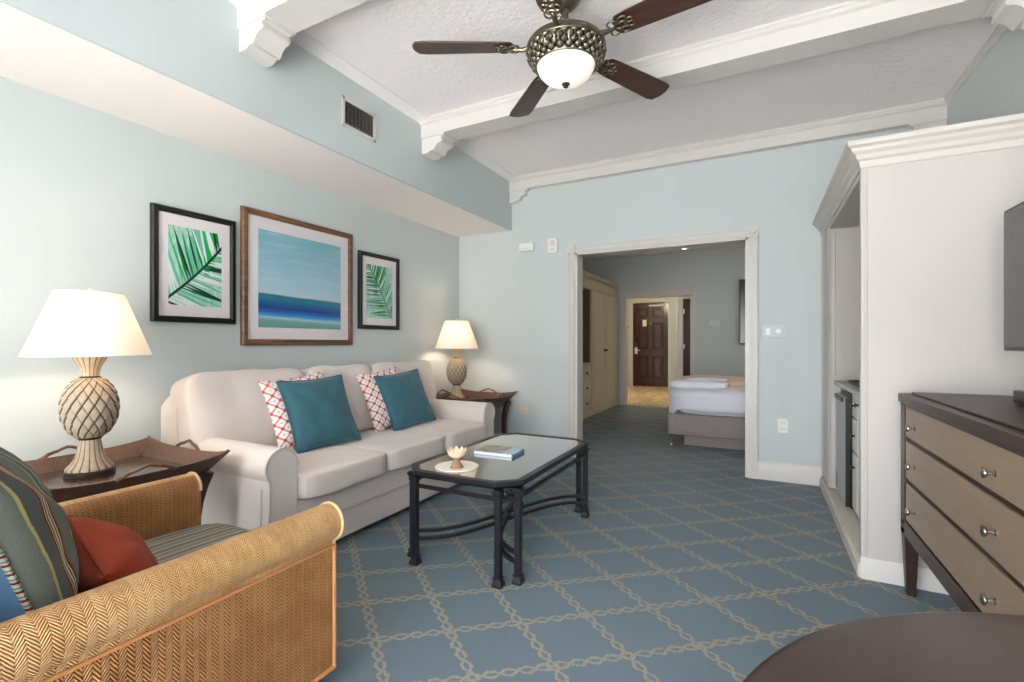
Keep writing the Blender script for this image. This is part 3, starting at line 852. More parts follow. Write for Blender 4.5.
for yo, sg in ((SY0, 1), (SY1, -1)):
    P = armprof(yo, sg)
    mb = MB(); mb.poly_prism(P, 'x', SBk, SF)
    arm = mb.build('arm', 'sofa', S, bevel=.012, seg=3, ang=30)
    Q = [(SF+.002, y_, z_) for y_, z_ in P]
    MB().tube(Q[1:], .0042, 6).build('piping', 'piping', arm)
    # seam between roll and outside panel
    MB().tube([(SBk+.02, yo+sg*.026, .445), (SF, yo+sg*.026, .445)], .004, 6).build('piping', 'piping', arm)
    MB().tube([(SF-.055, yo+sg*.0095, .05), (SF-.055, yo+sg*.018, .43)], .004, 6).build('piping', 'piping', arm)
mb = MB(); mb.cushion((SBk+.09, 2.495, .44), (.18, 2.15, .80), 18, 18, (0, 0, 0)); mb.build('back_frame', 'sofa', S)
cy_ = [1.60, 2.205, 2.80, 3.385]
for i in range(3):
    a, b = cy_[i], cy_[i+1]
    mb = MB(); mb.cushion(((SF-.62)/1+.325, (a+b)/2, .400), (.70, b-a-.004, .135), 13, 20, (.015, 0, .10), .005, i*5)
    cu = mb.build('seat_cushion', 'sofa', S)
for i, (a, b) in enumerate(((1.43, 2.185), (2.19, 2.80), (2.805, 3.56))):
    T = Matrix.Translation((-2.735, (a+b)/2, .70)) @ Matrix.Rotation(R(-12), 4, 'Y')
    mb = MB(T); mb.cushion((0, 0, 0), (.21, b-a-.004, .50), 8, 26, (.22, .0, .01), .010, 11+i*3)
    cu = mb.build('back_cushion', 'sofa', S)
for x in (SBk+.06, SF-.07):
    for y in (SY0+.07, SY1-.07):
        box(x-.025, x+.025, y-.025, y+.025, 0, .05).build('foot', 'legw', S, bevel=.003)

def place(c, yaw, lean=0, roll=0):
    # pillow normal (+Y local) turned to yaw direction (deg from +X), leaning back
    return Matrix.Translation(c) @ Matrix.Rotation(R(yaw-90), 4, 'Z') @ Matrix.Rotation(R(lean), 4, 'X') @ Matrix.Rotation(R(roll), 4, 'Y')
def throw(c, yaw, lean, roll, w, h, t_, mat, label, group, seed, cord=None):
    T = place(c, yaw, lean, roll)
    mb = MB(T); mb.pillow(w, h, t_, seed=seed, two=isinstance(mat, list))
    th = thing('throw_pillow', (c[0], c[1], c[2]-h/2), label, 'pillow', group)
    mb.build('cover', mat, th, ang=80)
    if cord:
        m2 = MB(T); pts = m2.pillow_seam(w, h); m2.tube(pts, .006, 6, closed=True); m2.build('cord', cord, th)
    return th
G1 = 'throw pillows on the sofa'
throw((-2.565, 2.055, .695), -4, 20, 5, .46, .46, .12, 'ikat', 'red and white lattice pillow tucked behind the left teal pillow', G1, 2)
throw((-2.465, 2.11, .685), -6, 24, 2, .46, .46, .14, 'teal', 'left teal pillow on the sofa, in front of a red lattice pillow', G1, 4, 'teal')
throw((-2.565, 2.825, .695), -2, 20, 6, .46, .46, .12, 'ikat', 'red and white lattice pillow leaning behind the right teal pillow', G1, 7)
throw((-2.46, 2.925, .680), -8, 24, 5, .45, .45, .14, 'teal', 'right teal pillow on the sofa, nearer the corner lamp', G1, 9, 'teal')

# ------------------------------------------------------------------ tray tables
def tray_table(cx, cy, label):
    t = thing('tray_table', (cx, cy, 0), label, 'side table', 'dark tray-top side tables')
    hx, hy, zt, zb, fl = .35, .335, .60, .545, .07
    n = 12
    mb = MB()
    def ring(off, z, bump):
        P = []
        cs = [(-1, -1), (1, -1), (1, 1), (-1, 1)]
        for e in range(4):
            a, b = cs[e], cs[(e+1) % 4]
            for k_ in range(n):
                s_ = k_/n; x = a[0]+(b[0]-a[0])*s_; y = a[1]+(b[1]-a[1])*s_
                P.append((cx+x*(hx-off), cy+y*(hy-off), z+bump*(abs(2*s_-1)**3)))
        return P
    rows = [ring(fl, zb-.012, 0), ring(0, zt, .025), ring(.013, zt+.001, .025), ring(fl+.004, zb+.004, 0)]
    mb.grid(rows, None, False, True); mb.build('rim', 'weave', t, ang=30)
    box(cx-hx+fl, cx+hx-fl, cy-hy+fl, cy+hy-fl, zb-.012, zb+.004).build('tray_floor', 'trayw', t)
    for sx, sy in ((1, 1), (1, -1), (-1, 1), (-1, -1)):
        MB().tube([(cx+sx*(hx-fl-.002), cy+sy*(hy-fl-.002), zb+.008), (cx+sx*(hx-.008), cy+sy*(hy-.008), zt+.027)], .007, 6).build('corner_binding', 'weave', t)
    for ax, sg in ((0, 1), (0, -1), (1, 1), (1, -1)):
        P = []
        for k_ in range(13):
            s_ = -1+2*k_/12; rise = .036*math.cos(s_*pi/2)**1.3+.006*math.cos(s_*pi*1.5)**2
            l = s_*.105
            if ax == 0: P.append((cx+sg*(hx-.006+rise*.3), cy+l, zt-.006+rise))
            else: P.append((cx+l, cy+sg*(hy-.006+rise*.3), zt-.006+rise))
        MB().tube(P, [.009-.002*math.cos(pi*(k_/12-.5)) for k_ in range(13)], 8).build('handle', 'handle', t)
    box(cx-hx+fl+.015, cx+hx-fl-.015, cy-hy+fl+.015, cy+hy-fl-.015, .48, zb-.012).build('apron', 'legw', t, bevel=.004)
    for sx in (-1, 1):
        for sy in (-1, 1):
            P = []; rr = []
            for k_ in range(9):
                s_ = k_/8; z = .535*(1-s_)+.005
                o = .02+.055*(s_-.45)**2*2.2 if s_ > .45 else .02+.035*((.45-s_)/.45)**2
                P.append((cx+sx*(hx-fl-.035+o-.02), cy+sy*(hy-fl-.035+o-.02), z)); rr.append(.024-.009*s_)
            MB().tube(P, rr, sq=True).build('leg', 'legw', t, bevel=.003)
    return t
tray_table(-2.51, 1.01, 'dark woven tray table beside the armchair, holding the large near lamp')
tray_table(-2.555, 4.02, 'dark woven tray table in the corner past the far sofa arm')

# ------------------------------------------------------------------ lamps
def make_lamp(x, y, z, label):
    t = thing('table_lamp', (x, y, z), label, 'lamp', 'pineapple table lamps')
    c = (x, y, z)
    MB().lathe([(.085, 0), (.088, .006), (.086, .018), (.078, .024)], c, 40).build('base', 'dwood', t, 'dark round wooden base')
    prof = [(.078, .022), (.080, .030), (.066, .046), (.052, .068), (.045, .095), (.040, .125), (.036, .152)]
    MB().lathe(prof, c, 96, lambda a, s_: 1+.05*abs(math.sin(8*a))*(1.2-s_), 16).build('foot', 'flute', t, ang=60)
    MB().lathe([(.036, .150), (.041, .152), (.042, .159), (.036, .163)], c, 32).build('collar', 'dknob', t)
    # carved body: diamond scales
    n1, n2, K, Vn = 192, 90, 15, 4.6
    H0, H1, Rm = .158, .420, .100; rows = []
    for j in range(n1+1):
        row = []
        for i in range(n2+1):
            s_ = i/n2; a = 2*pi*j/n1
            th = pi*(.10+.80*s_); r0 = Rm*math.sin(th)**.85; zz = (H0+H1)/2-math.cos(th)/math.cos(.1*pi)*(H1-H0)/2
            u, v = K*j/n1, Vn*s_
            A = abs(math.sin(pi*(u+v))); B = abs(math.sin(pi*(u-v)))
            r_ = r0*(1-.05*(1-min(1, min(A, B)*2.0))**1.5)
            q1 = ((u+v) % 1); q2 = ((v-u) % 1); r_ += .011*(1-(q1+q2)/2-.5)*min(1, r0/.05)
            row.append((x+r_*math.cos(a), y+r_*math.sin(a), z+zz))
        rows.append(row)
    mb = MB(); V = mb.grid(rows, lambda i, j: (K*i/n1, Vn*j/n2)); mb.build('body', 'pine', t, 'carved pineapple body', ang=80)
    MB().lathe([(.030, .416), (.036, .418), (.036, .425), (.030, .428)], c, 32).build('collar', 'dknob', t)
    MB().lathe([(.032, .425), (.033, .445), (.038, .466), (.050, .490), (.060, .510), (.063, .520), (.045, .524), (.01, .515)], c, 96, lambda a, s_: 1+.05*abs(math.sin(8*a))*s_, 16).build('neck', 'flute', t, ang=60)
    mb = MB(); mb.lathe([(.218, .516), (.118, .790)], c, 64)
    for f_ in [f_ for f_ in mb.bm.faces if len(f_.verts) > 4]: mb.bm.faces.remove(f_)
    sh = mb.build('lamp_shade', 'shade', t)
    mb = MB(); mb.tube([(x+.218*math.cos(a), y+.218*math.sin(a), z+.516) for a in [2*pi*k_/48 for k_ in range(48)]], .0022, 6, closed=True)
    mb.build('shade_rim', 'trim', sh)
    MB().tube([(x+.118*math.cos(a), y+.118*math.sin(a), z+.79) for a in [2*pi*k_/48 for k_ in range(48)]], .0022, 6, closed=True).build('shade_rim', 'trim', sh)
    mb = MB()
    for k_ in range(3):
        a = 2*pi*k_/3; mb.tube([(x, y, z+.785), (x+.117*math.cos(a), y+.117*math.sin(a), z+.785)], .0018, 6)
    mb.tube([(x, y, z+.50), (x, y, z+.79)], .004, 6)
    mb.build('shade_support', 'knob', t)
    MB().lathe([(.004, .788), (.009, .797), (.004, .803), (.008, .808), (1e-5, .816)], c, 16).build('finial', 'trim', t)
    return t
lampL = make_lamp(-2.60, .992, .549, 'large white-shaded pineapple lamp on the near tray table')
lampR = copy_tree(lampL, None, (-2.69, 3.963, .549), 'white-shaded pineapple lamp in the far corner past the sofa')
def plight(name, loc, e, c, r):
    l = bpy.data.lights.new(name, 'POINT'); l.energy = e; l.color = c; l.shadow_soft_size = r
    o = bpy.data.objects.new(name, l); COL.objects.link(o); o.location = loc; return o
WARM = (1.0, .80, .58)
plight('lamp_bulb_light', (-2.60, .992, 1.20), 4.2, WARM, .035)
plight('lamp_bulb_light', (-2.69, 3.963, 1.20), 4.2, WARM, .035)

# ------------------------------------------------------------------ coffee table
C = thing('coffee_table', (-1.316, 2.46, 0), 'black iron coffee table with clipped-corner glass top in front of the sofa', 'coffee table')
TX0, TX1, TY0, TY1, ZT, ch = -1.640, -.978, 1.890, 3.03, .48, .10
def octo(e, c_):
    x0, x1, y0, y1 = TX0+e, TX1-e, TY0+e, TY1-e
    return [(x0+c_, y0), (x1-c_, y0), (x1, y0+c_), (x1, y1-c_), (x1-c_, y1), (x0+c_, y1), (x0, y1-c_), (x0, y0+c_)]
mb = MB(); o1, o2 = octo(0, ch), octo(.035, ch-.02)
o3 = octo(.012, ch-.006)
mb.grid([[(p[0], p[1], ZT-.034) for p in o3], [(p[0], p[1], ZT-.022) for p in o1], [(p[0], p[1], ZT) for p in o1], [(p[0], p[1], ZT) for p in o2], [(p[0], p[1], ZT-.034) for p in o2]], None, True, True)
mb.build('top_frame', 'iron', C, bevel=.002)
mb = MB(); mb.poly_prism(octo(.0355, ch-.02), 'z', ZT-.012, ZT-.003); mb.build('glass_top', 'glass', C)
legs = [(TX0+ch-.01, TY0+.022), (TX1-ch+.01, TY0+.022), (TX1-.022, TY0+ch-.01), (TX1-.022, TY1-ch+.01), (TX1-ch+.01, TY1-.022), (TX0+ch-.01, TY1-.022), (TX0+.022, TY1-ch+.01), (TX0+.022, TY0+ch-.01)]
for (x, y) in legs:
    mb = MB()
    def sq(r_, z0, z1, r2=None):
        r2 = r2 or r_
        mb.grid([[(x+a*r_, y+b*r_, z0) for a, b in ((1, 1), (-1, 1), (-1, -1), (1, -1))], [(x+a*r2, y+b*r2, z1) for a, b in ((1, 1), (-1, 1), (-1, -1), (1, -1))]], None, False, True)
        for z_, q in ((z0, r_), (z1, r2)): mb.f([mb.v((x+a*q, y+b*q, z_)) for a, b in ((1, 1), (-1, 1), (-1, -1), (1, -1))])
    sq(.0145, .03, ZT-.034); sq(.023, 0, .012, .024); sq(.024, .012, .034, .016); sq(.020, .036, .043)
    sq(.016, .418, .432, .022); sq(.024, .432, .440); sq(.019, .440, ZT-.034)
    mb.build('leg', 'iron', C, bevel=.0015, ang=30)
def bar(p0, p1, r_=.0085): return MB().tube([p0, p1], r_, sq=True)
for i in range(8):
    a, b = legs[i], legs[(i+1) % 8]
    short = i % 2 == 1
    if short and True:
        P = [(a[0]+(b[0]-a[0])*s_, a[1]+(b[1]-a[1])*s_, .395) for s_ in (0, 1)]
        MB().tube(P, .007, sq=True).build('corner_rail', 'iron', C)
        P = [(a[0]+(b[0]-a[0])*s_, a[1]+(b[1]-a[1])*s_, .40+.045*(1-abs(2*s_-1)**2)) for s_ in [k_/8 for k_ in range(9)]]
        MB().tube(P, .006, 6).build('corner_arch', 'iron', C)
    else:
        bar((a[0], a[1], .40), (b[0], b[1], .40)).build('side_rail', 'iron', C, bevel=.001)
cxm, cym = (TX0+TX1)/2, (TY0+TY1)/2
def bez(P, n=18):
    out = []
    for i in range(n+1):
        s_ = i/n; c_ = [math.comb(3, k_)*(1-s_)**(3-k_)*s_**k_ for k_ in range(4)]
        out.append(tuple(sum(c_[k_]*P[k_][d] for k_ in range(4)) for d in range(3)))
    return out
for mir in (1, -1):
    for zz in (.095, .137):
        P = bez([(cxm-mir*.315, TY0+.09, zz), (cxm+mir*.02, TY0+.15, zz), (cxm-mir*.02, TY1-.19, zz), (cxm+mir*.315, TY1-.10, zz)])
        MB().tube(P, .009, sq=True).build('stretcher', 'iron', C)
MB().tube([(cxm+.02+.07*math.cos(a)*.8, cym+.07*math.cos(a)*.6, .165+.066*math.sin(a)) for a in [2*pi*k_/28 for k_ in range(28)]], .0075, 8, closed=True).build('ring', 'iron', C)

zt = ZT
MB().lathe([(1e-5, 0), (.105, 0), (.108, .003), (.105, .006), (1e-5, .006)], (-1.392, 2.052, ZT-.003), 48).build('round_coaster', 'plate', None, 'round white slab lying on the glass coffee table under the footed bowl', 'coaster')
t = thing('footed_bowl', (-1.378, 2.03, ZT+.003), 'small footed bowl with petalled shell cup on the white round', 'bowl')
c = (-1.378, 2.03, ZT+.003)
MB().lathe([(1e-5, 0), (.036, 0), (.034, .006), (.018, .028), (.011, .045), (.016, .052), (1e-5, .052)], c, 32).build('foot', 'cupbase', t, 'brown flared foot')
mb = MB()
prof = [(1e-5, .048), (.018, .050), (.034, .058), (.044, .072), (.047, .086), (.048, .098), (.045, .098), (.042, .084), (.035, .068), (.02, .058), (1e-5, .056)]
rows = []
for j in range(97):
    a = 2*pi*j/96; row = []
    for i, (r_, z_) in enumerate(prof):
        rip = 1+.05*abs(math.sin(5*a))*min(1, r_/.03); cut = -.020*(1-abs(math.sin(5*a)))*max(0, (z_-.066)/.032)
        row.append((c[0]+r_*rip*math.cos(a), c[1]+r_*rip*math.sin(a), c[2]+z_+cut))
    rows.append(row)
mb.grid(rows); mb.build('cup', 'cupbowl', t, ang=60)
t = thing('magazine', (-1.355, 2.435, ZT-.003), 'thick magazine with landscape cover lying on the glass coffee table', 'magazine')
TT = Matrix.Translation((-1.355, 2.435, ZT-.003)) @ Matrix.Rotation(R(3), 4, 'Z')
MB(TT).box(-.121, .118, -.083, .083, .0015, .0175).build('pages', 'pages', t)
mb = MB(TT); V = [mb.v(p, uv) for p, uv in (((-.124, -.085, .0195), (0, 0)), ((.124, -.085, .0195), (1, 0)), ((.124, .085, .0195), (1, 1)), ((-.124, .085, .0195), (0, 1)))]
V2 = [mb.v((p[0], p[1], .0175)) for p in ((-.124, -.085), (.124, -.085), (.124, .085), (-.124, .085))]
mb.f(V); mb.f(V2[::-1])
for i in range(4): mb.f([V[i], V2[i], V2[(i+1) % 4], V[(i+1) % 4]])
mb.build('cover', 'bookart', t, 'cover photograph with green and brown patches')
mb = MB(TT); mb.box(.118, .124, -.085, .085, 0, .0175); mb.box(-.124, .124, -.085, .085, 0, .0015); mb.build('spine', 'spine', t, 'pale blue spine')

# ------------------------------------------------------------------ woven armchair
A = thing('armchair', (-1.6, .62, 0), 'woven tan cane armchair with rolled arms in the near left corner', 'armchair')
AY0, AY1 = .05, 1.085
def arm_profile(xo, sg):
    # xo: outer side plane; sg=+1 -> outside is +x
    P = [(xo-sg*.075, .085), (xo-sg*.075, .545)]
    cx_, cz_, r_ = xo-sg*.018, .548, .058
    for k_ in range(0, 15):
        a = R(165-k_*(235/14)); P.append((cx_+sg*r_*math.cos(a), cz_+r_*math.sin(a)))
    P += [(xo, .478), (xo, .085)]
    return P
for xo, sg in ((-1.208, 1), (-2.01, -1)):
    P = arm_profile(xo, sg)
    mb = MB(); mb.poly_prism(P, 'y', AY0, AY1, uv=True)
    mb.bm.faces.ensure_lookup_table()
    nP = len(P)
    for i_, fc in enumerate(mb.bm.faces):
        if i_ in (0, nP-1, nP-2) or (sg < 0 and i_ in (1, 2, 3, 4)): fc.material_index = 1
    arm = mb.build('arm', ['cane', 'canedark'], A, ang=50)
    MB().tube([(x_, AY1, z_) for x_, z_ in P[1:]], .0055, 8).build('edge_trim', 'canepale', arm, 'pale cane edging')
    MB().tube([(xo+sg*.004, AY0, .476), (xo+sg*.004, AY1, .476)], .005, 8).build('seam_strip', 'cap', arm)
    MB().tube([(xo+sg*.002, AY1, .085), (xo+sg*.002, AY1, .478)], .006, 8).build('front_strip', 'cap', arm)
    MB().tube([(xo+sg*.002, AY0, .087), (xo+sg*.002, AY1, .087)], .007, 8).build('bottom_strip', 'cap', arm)
for x in (-1.25, -1.97):
    for y in (.12, 1.03): MB().tube([(x, y, .07), (x, y, 0)], [.022, .016], sq=True).build('leg', 'legw', A, bevel=.002)
mb = MB(); mb.poly_prism([(.03, .10), (.20, .10), (.20, .50), (.08, .93), (.04, .95), (-.02, .93), (.0, .5)], 'x', -1.985, -1.235, uv=True); mb.build('backrest', 'cane', A, ang=45)
mb = MB(); mb.poly_prism([(.15, .10), (AY1-.02, .10), (AY1-.02, .31), (.15, .31)], 'x', -1.94, -1.28, uv=True); mb.build('seat_base', 'cane', A, ang=45)
mb = MB(); mb.cushion((-1.608, .68, .370), (.648, .90, .125), 8, 18, (0, .01, .1), .003, 2); mb.build('seat_cushion', 'seatstripe', A, 'striped seat cushion')
throw((-1.575, .432, .665), 77, 18, 0, .49, .49, .22, ['pilfront', 'pilback'], 'blue and green striped pillow with twisted cord leaning in the armchair', None, 3, 'cord')
throw((-1.62, .665, .487), 76, 32, 10, .40, .22, .17, 'rust', 'rust orange pillow on the armchair seat in front of the striped pillow', None, 6, 'rust')

# ------------------------------------------------------------------ ceiling fan
FX, FY, FZ = -.848, 2.20, 2.578
F = thing('ceiling_fan', (FX, FY, ZC), 'five-blade dark wood ceiling fan with ornate pewter body and lit bowl', 'ceiling fan')
c = (FX, FY, 0)
MB().lathe([(1e-5, ZC), (.075, ZC), (.078, ZC-.012), (.068, ZC-.03), (.04, ZC-.062), (.022, ZC-.07), (1e-5, ZC-.07)], c, 40).build('canopy', 'pewter', F)
MB().cyl((FX, FY, ZC-.065), (FX, FY, 2.64), .013).build('downrod', 'pewter', F)
MB().lathe([(1e-5, 2.668), (.03, 2.665), (.05, 2.655), (.10, 2.640), (.15, 2.615), (.185, 2.590), (.193, 2.578), (.193, 2.566), (.186, 2.560), (1e-5, 2.56)], c, 64).build('motor_housing', 'pewter', F)
prof = [(.184, 2.562), (.188, 2.552), (.182, 2.540), (.176, 2.525), (.170, 2.51), (.160, 2.492), (.150, 2.482), (.14, 2.480)]
MB().lathe(prof, c, 144, lambda a, s_: 1+.016*abs(math.sin(12*a))*math.sin(pi*s_), 24, 1.0).build('ornate_skirt', 'fili', F, 'pierced leaf-pattern pewter skirt', ang=70)
mb = MB()
for k_ in range(24):
    a = 2*pi*k_/24; ca_, sa_ = math.cos(a), math.sin(a); pts = []
    for q in range(14):
        b = 2*pi*q/14; dz = .020*math.sin(b); dt = .016*math.cos(b)
        rr = .184+(dz)*.55; pts.append((FX+rr*ca_-dt*sa_, FY+rr*sa_+dt*ca_, 2.520+dz))
    mb.tube(pts, .0032, 5, closed=True)
mb.tube([(FX+.190*math.cos(2*pi*q/64), FY+.190*math.sin(2*pi*q/64), 2.556) for q in range(64)], .005, 8, closed=True)
mb.tube([(FX+.148*math.cos(2*pi*q/64), FY+.148*math.sin(2*pi*q/64), 2.483) for q in range(64)], .005, 8, closed=True)
mb.build('scrollwork', 'pewter', F)
prof = [(.142*math.cos(R(q)), 2.490-.095*math.sin(R(q))) for q in range(0, 90, 6)]+[(1e-5, 2.395)]
MB().lathe(prof, c, 64).build('light_bowl', 'bowl', F, 'lit frosted glass bowl')
MB().lathe([(.02, 2.399), (.02, 2.392), (.011, 2.386), (.013, 2.380), (1e-5, 2.372)], c, 24).build('finial', 'pewter', F)
for k_ in range(5):
    T = Matrix.Translation((FX, FY, FZ)) @ Matrix.Rotation(R(-9+72*k_), 4, 'Z') @ Matrix.Rotation(R(-11), 4, 'X')
    mb = MB(T); out = []
    rt, w0, w1, r1 = .255, .058, .073, .755
    ol = [(rt, -w0*.5), (rt+.02, -w0*.9), (rt+.06, -w0), (r1-.06, -w1), (r1-.02, -w1*.9), (r1-.002, -w1*.35), (r1, 0), (r1-.002, w1*.35), (r1-.02, w1*.9), (r1-.06, w1), (rt+.06, w0), (rt+.02, w0*.9), (rt, w0*.5)]
    mb.poly_prism(ol, 'z', -.004, .004); bl = mb.build('blade', 'blade', F, bevel=.0015)
    mb = MB(T)
    mb.tube([(.175, 0, -.004), (.215, 0, -.012), (.26, 0, -.010)], [.014, .012, .009], 8)
    for (px, py, rx, ry) in ((.255, .024, .022, .017), (.255, -.024, .022, .017), (.29, 0, .024, .016), (.305, .030, .018, .014), (.305, -.030, .018, .014), (.335, .012, .014, .012), (.335, -.012, .014, .012), (.275, 0, .012, .030)):
        mb.tube([(px+rx*math.cos(2*pi*q/14), py+ry*math.sin(2*pi*q/14), -.009) for q in range(14)], .0045, 6, closed=True)
    mb.build('blade_bracket', 'pewter', bl, 'scrolled pewter bracket')

# ------------------------------------------------------------------ kitchenette cabinet
KX, KY = .433, 2.79
K = thing('kitchenette_cabinet', ((KX+XR)/2, 3.6, 0), 'tall white open-fronted kitchenette cabinet with crown moulding by the back wall', 'cabinet')
mb = MB(); mb.box(KX, XR-.001, KY, KY+.045, .0, 1.99); mb.build('side_panel', 'case', K, bevel=.002)
mb = MB(); mb.box(KX-.002, KX+.022, KY-.003, KY+.055, .095, 1.99); mb.box(KX-.006, KX+.012, KY-.004, KY+.012, .095, 1.96); mb.build('front_stile', 'case', K, bevel=.003)
mb = MB(); mb.box(KX, KX+.04, 4.02, YB-.001, .095, 1.99); mb.box(KX-.006, KX+.01, 4.02, 4.06, .095, 1.96); mb.box(KX-.006, KX+.01, 4.38, YB-.001, .095, 1.96); mb.build('front_stile', 'case', K, bevel=.003)
box(KX+.04, XR-.001, 4.02, 4.05, .0, 1.99).build('end_panel', 'case', K)
box(XR-.05, XR-.03, KY+.045, 4.02, .86, 1.93).build('back_panel', 'casein', K)
mb = MB(); mb.box(KX, XR-.001, KY+.045, 4.02, 1.925, 1.99); mb.build('top_panel', 'case', K)
mb = MB(); mb.sweep([(0, 1.955), (.008, 1.955), (.012, 1.965), (.012, 1.985), (.024, 1.995), (.030, 2.012), (.045, 2.026), (.050, 2.040), (.058, 2.044), (.066, 2.050), (.066, 2.072), (0, 2.072)], [(KX, YB-.001), (KX, KY), (XR-.001, KY)])
mb.box(KX-.001, XR-.001, KY-.001, YB-.001, 2.06, 2.071); mb.build('crown', 'crown', K, ang=25)
mb = MB(); mb.box(KX-.012, KX+.075, KY-.006, YB-.02, 0, .085); mb.box(KX-.020, KX+.01, KY-.010, YB-.02, .0, .068); mb.build('plinth', 'plinth', K, bevel=.005)
mb = MB(); mb.poly_prism([(KY, 0), (KY-.016, 0), (KY-.016, .085), (KY-.008, .10), (KY, .10)], 'x', KX-.008, XR-.001); mb.build('baseboard', 'trim', K)
box(KX+.075, XR-.05, KY+.045, 4.02, 0, .085).build('cabinet_floor', 'plinth', K)

t = MB(); t.box(KX+.028, XR-.05, KY+.05, 4.015, .832, .858); t.build('countertop', 'counter', None, 'grey countertop inside the white kitchenette cabinet', 'countertop', bevel=.004)
U = thing('base_cabinet', (.8, 3.22, .085), 'white base cabinet with narrow drawers and door under the kitchenette counter', 'cabinet')
mb = MB(); mb.box(.525, XR-.06, KY+.05, 3.585, .087, .832); mb.build('carcass', 'casebase', U)
for z0_, z1_ in ((.11, .45), (.46, .66), (.67, .815)):
    d = box(.505, .525, 3.41, 3.575, z0_, z1_).build('drawer', 'casebase', U, bevel=.004)
    zc = (z0_+z1_)/2 if z1_-z0_ < .3 else .37
    MB().tube([(.505, 3.49, zc), (.495, 3.49, zc), (.485, 3.49, zc)], [.006, .006, .014], 12).build('knob', 'dknob', d)
d = box(.505, .525, 2.87, 3.395, .11, .815).build('door', 'casebase', U, bevel=.004)
box(.500, .506, 2.93, 3.335, .18, .75).build('door_panel', 'casebase', d, bevel=.004)
MB().tube([(.505, 3.36, .76), (.495, 3.36, .76), (.485, 3.36, .76)], [.006, .006, .014], 12).build('knob', 'dknob', d)
t = thing('mini_fridge', (.75, 3.80, .087), 'small dark steel bar fridge at the far end under the kitchenette counter', 'fridge')
box(.50, .98, 3.60, 4.01, .087, .80).build('body', 'black', t, bevel=.004)
d = box(.474, .498, 3.60, 4.01, .10, .775).build('door', ['stain'], t, bevel=.004)
box(.473, .4985, 3.592, 3.6, .10, .775).build('door_edge', 'black', d, 'black door edge')
mb = MB(); mb.box(.462, .480, 3.70, 3.99, .742, .770); mb.build('handle', 'black', d, 'black bar handle')
mb = MB()
for k_ in range(5): mb.box(.4705, .474, 3.965, 4.0, .13+.022*k_, .138+.022*k_)
mb.build('vent_grille', 'black', d)
t = thing('serving_tray', (.68, 3.35, .858), 'thin black tray on the kitchenette counter', 'tray')
mb = MB(); mb.box(.52, .84, 3.05, 3.85, .858, .864); mb.build('base', 'black', t, bevel=.002)
mb = MB()
for a in ((.52, .53, 3.05, 3.85), (.83, .84, 3.05, 3.85), (.52, .84, 3.05, 3.06), (.52, .84, 3.84, 3.85)): mb.box(*a, .864, .874)
mb.build('rim', 'black', t)

# ------------------------------------------------------------------ dresser
DXf, DXb, DY0, DY1 = .565, 1.14, 1.03, 2.725
D = thing('dresser', ((DXf+DXb)/2, (DY0+DY1)/2, 0), 'espresso dresser with taupe drawers and nickel knobs beside the white cabinet', 'dresser')
mb = MB(); mb.box(DXf+.012, DXb, DY0, DY1, .275, .86); mb.box(DXf, DXf+.03, DY1-.065, DY1, .27, .86); mb.box(DXf, DXf+.03, DY0, DY0+.065, .27, .86)
mb.box(DXf, DXf+.03, DY0, DY1, .27, .335); mb.box(DXf, DXf+.03, DY0, DY1, .842, .862); mb.build('body', 'dwood', D, bevel=.003)
mb = MB(); mb.box(DXf-.008, DXb+.005, DY0-.01, DY1+.006, .856, .893); mb.build('top', 'dwood', D, bevel=.003)
mb = MB(); mb.box(DXf+.030, DXb, DY0+.03, DY1-.035, .893, .903); mb.build('top_inlay', 'dwood', D, bevel=.004)
for z0_, z1_, zk in ((.345, .509, .418), (.530, .692, .605), (.712, .842, .765)):
    d = box(DXf+.002, DXf+.030, DY0+.075, DY1-.078, z0_, z1_).build('drawer', 'drawer', D, bevel=.002)
    for yk in (2.51, 1.752, 1.12):
        m2 = MB(Matrix.Translation((DXf+.002, yk, zk)) @ Matrix.Rotation(R(-90), 4, 'Y'))
        m2.lathe([(.010, 0), (.010, .002), (.0045, .004), (.0045, .016), (.011, .019), (.0155, .024), (.015, .028), (.010, .030), (1e-5, .031)], (0, 0, 0), 24)
        m2.build('knob', 'knob', d)
for x in (DXf+.028, DXb-.03):
    for y in (DY0+.03, DY1-.03):
        MB().tube([(x, y, .32), (x, y, 0)], [.029, .016], sq=True).build('leg', 'dwood', D, bevel=.002)
t = thing('cable_box', (.9, 2.23, .903), 'small black box on the dresser top below the television', 'media box')
mb = MB(); mb.box(.80, 1.02, 2.13, 2.33, .906, .952); mb.build('case', 'black', t, bevel=.003)
box(.797, .80, 2.15, 2.31, .918, .940).build('front_strip', 'screen', t)
for x, y in ((.82, 2.15), (1.0, 2.15), (.82, 2.31), (1.0, 2.31)): box(x-.008, x+.008, y-.008, y+.008, .903, .906).build('foot', 'black', t)

# ------------------------------------------------------------------ living room television
t = thing('television', (1.0, 2.08, 1.35), 'flat black television on the right wall above the dresser', 'television')
mb = MB(); mb.box(.854, .905, 1.56, 2.565, 1.09, 1.64); mb.build('housing', 'black', t, bevel=.004)
box(.850, .855, 1.572, 2.553, 1.105, 1.628).build('screen', 'screen', t)
mb = MB(); mb.box(.905, .925, 1.95, 2.2, 1.28, 1.48); mb.box(XR-.02, XR, 1.98, 2.18, 1.28, 1.48); mb.tube([(.92, 2.07, 1.38), (XR-.01, 2.07, 1.38)], .02, 10); mb.build('wall_bracket', 'black', t)

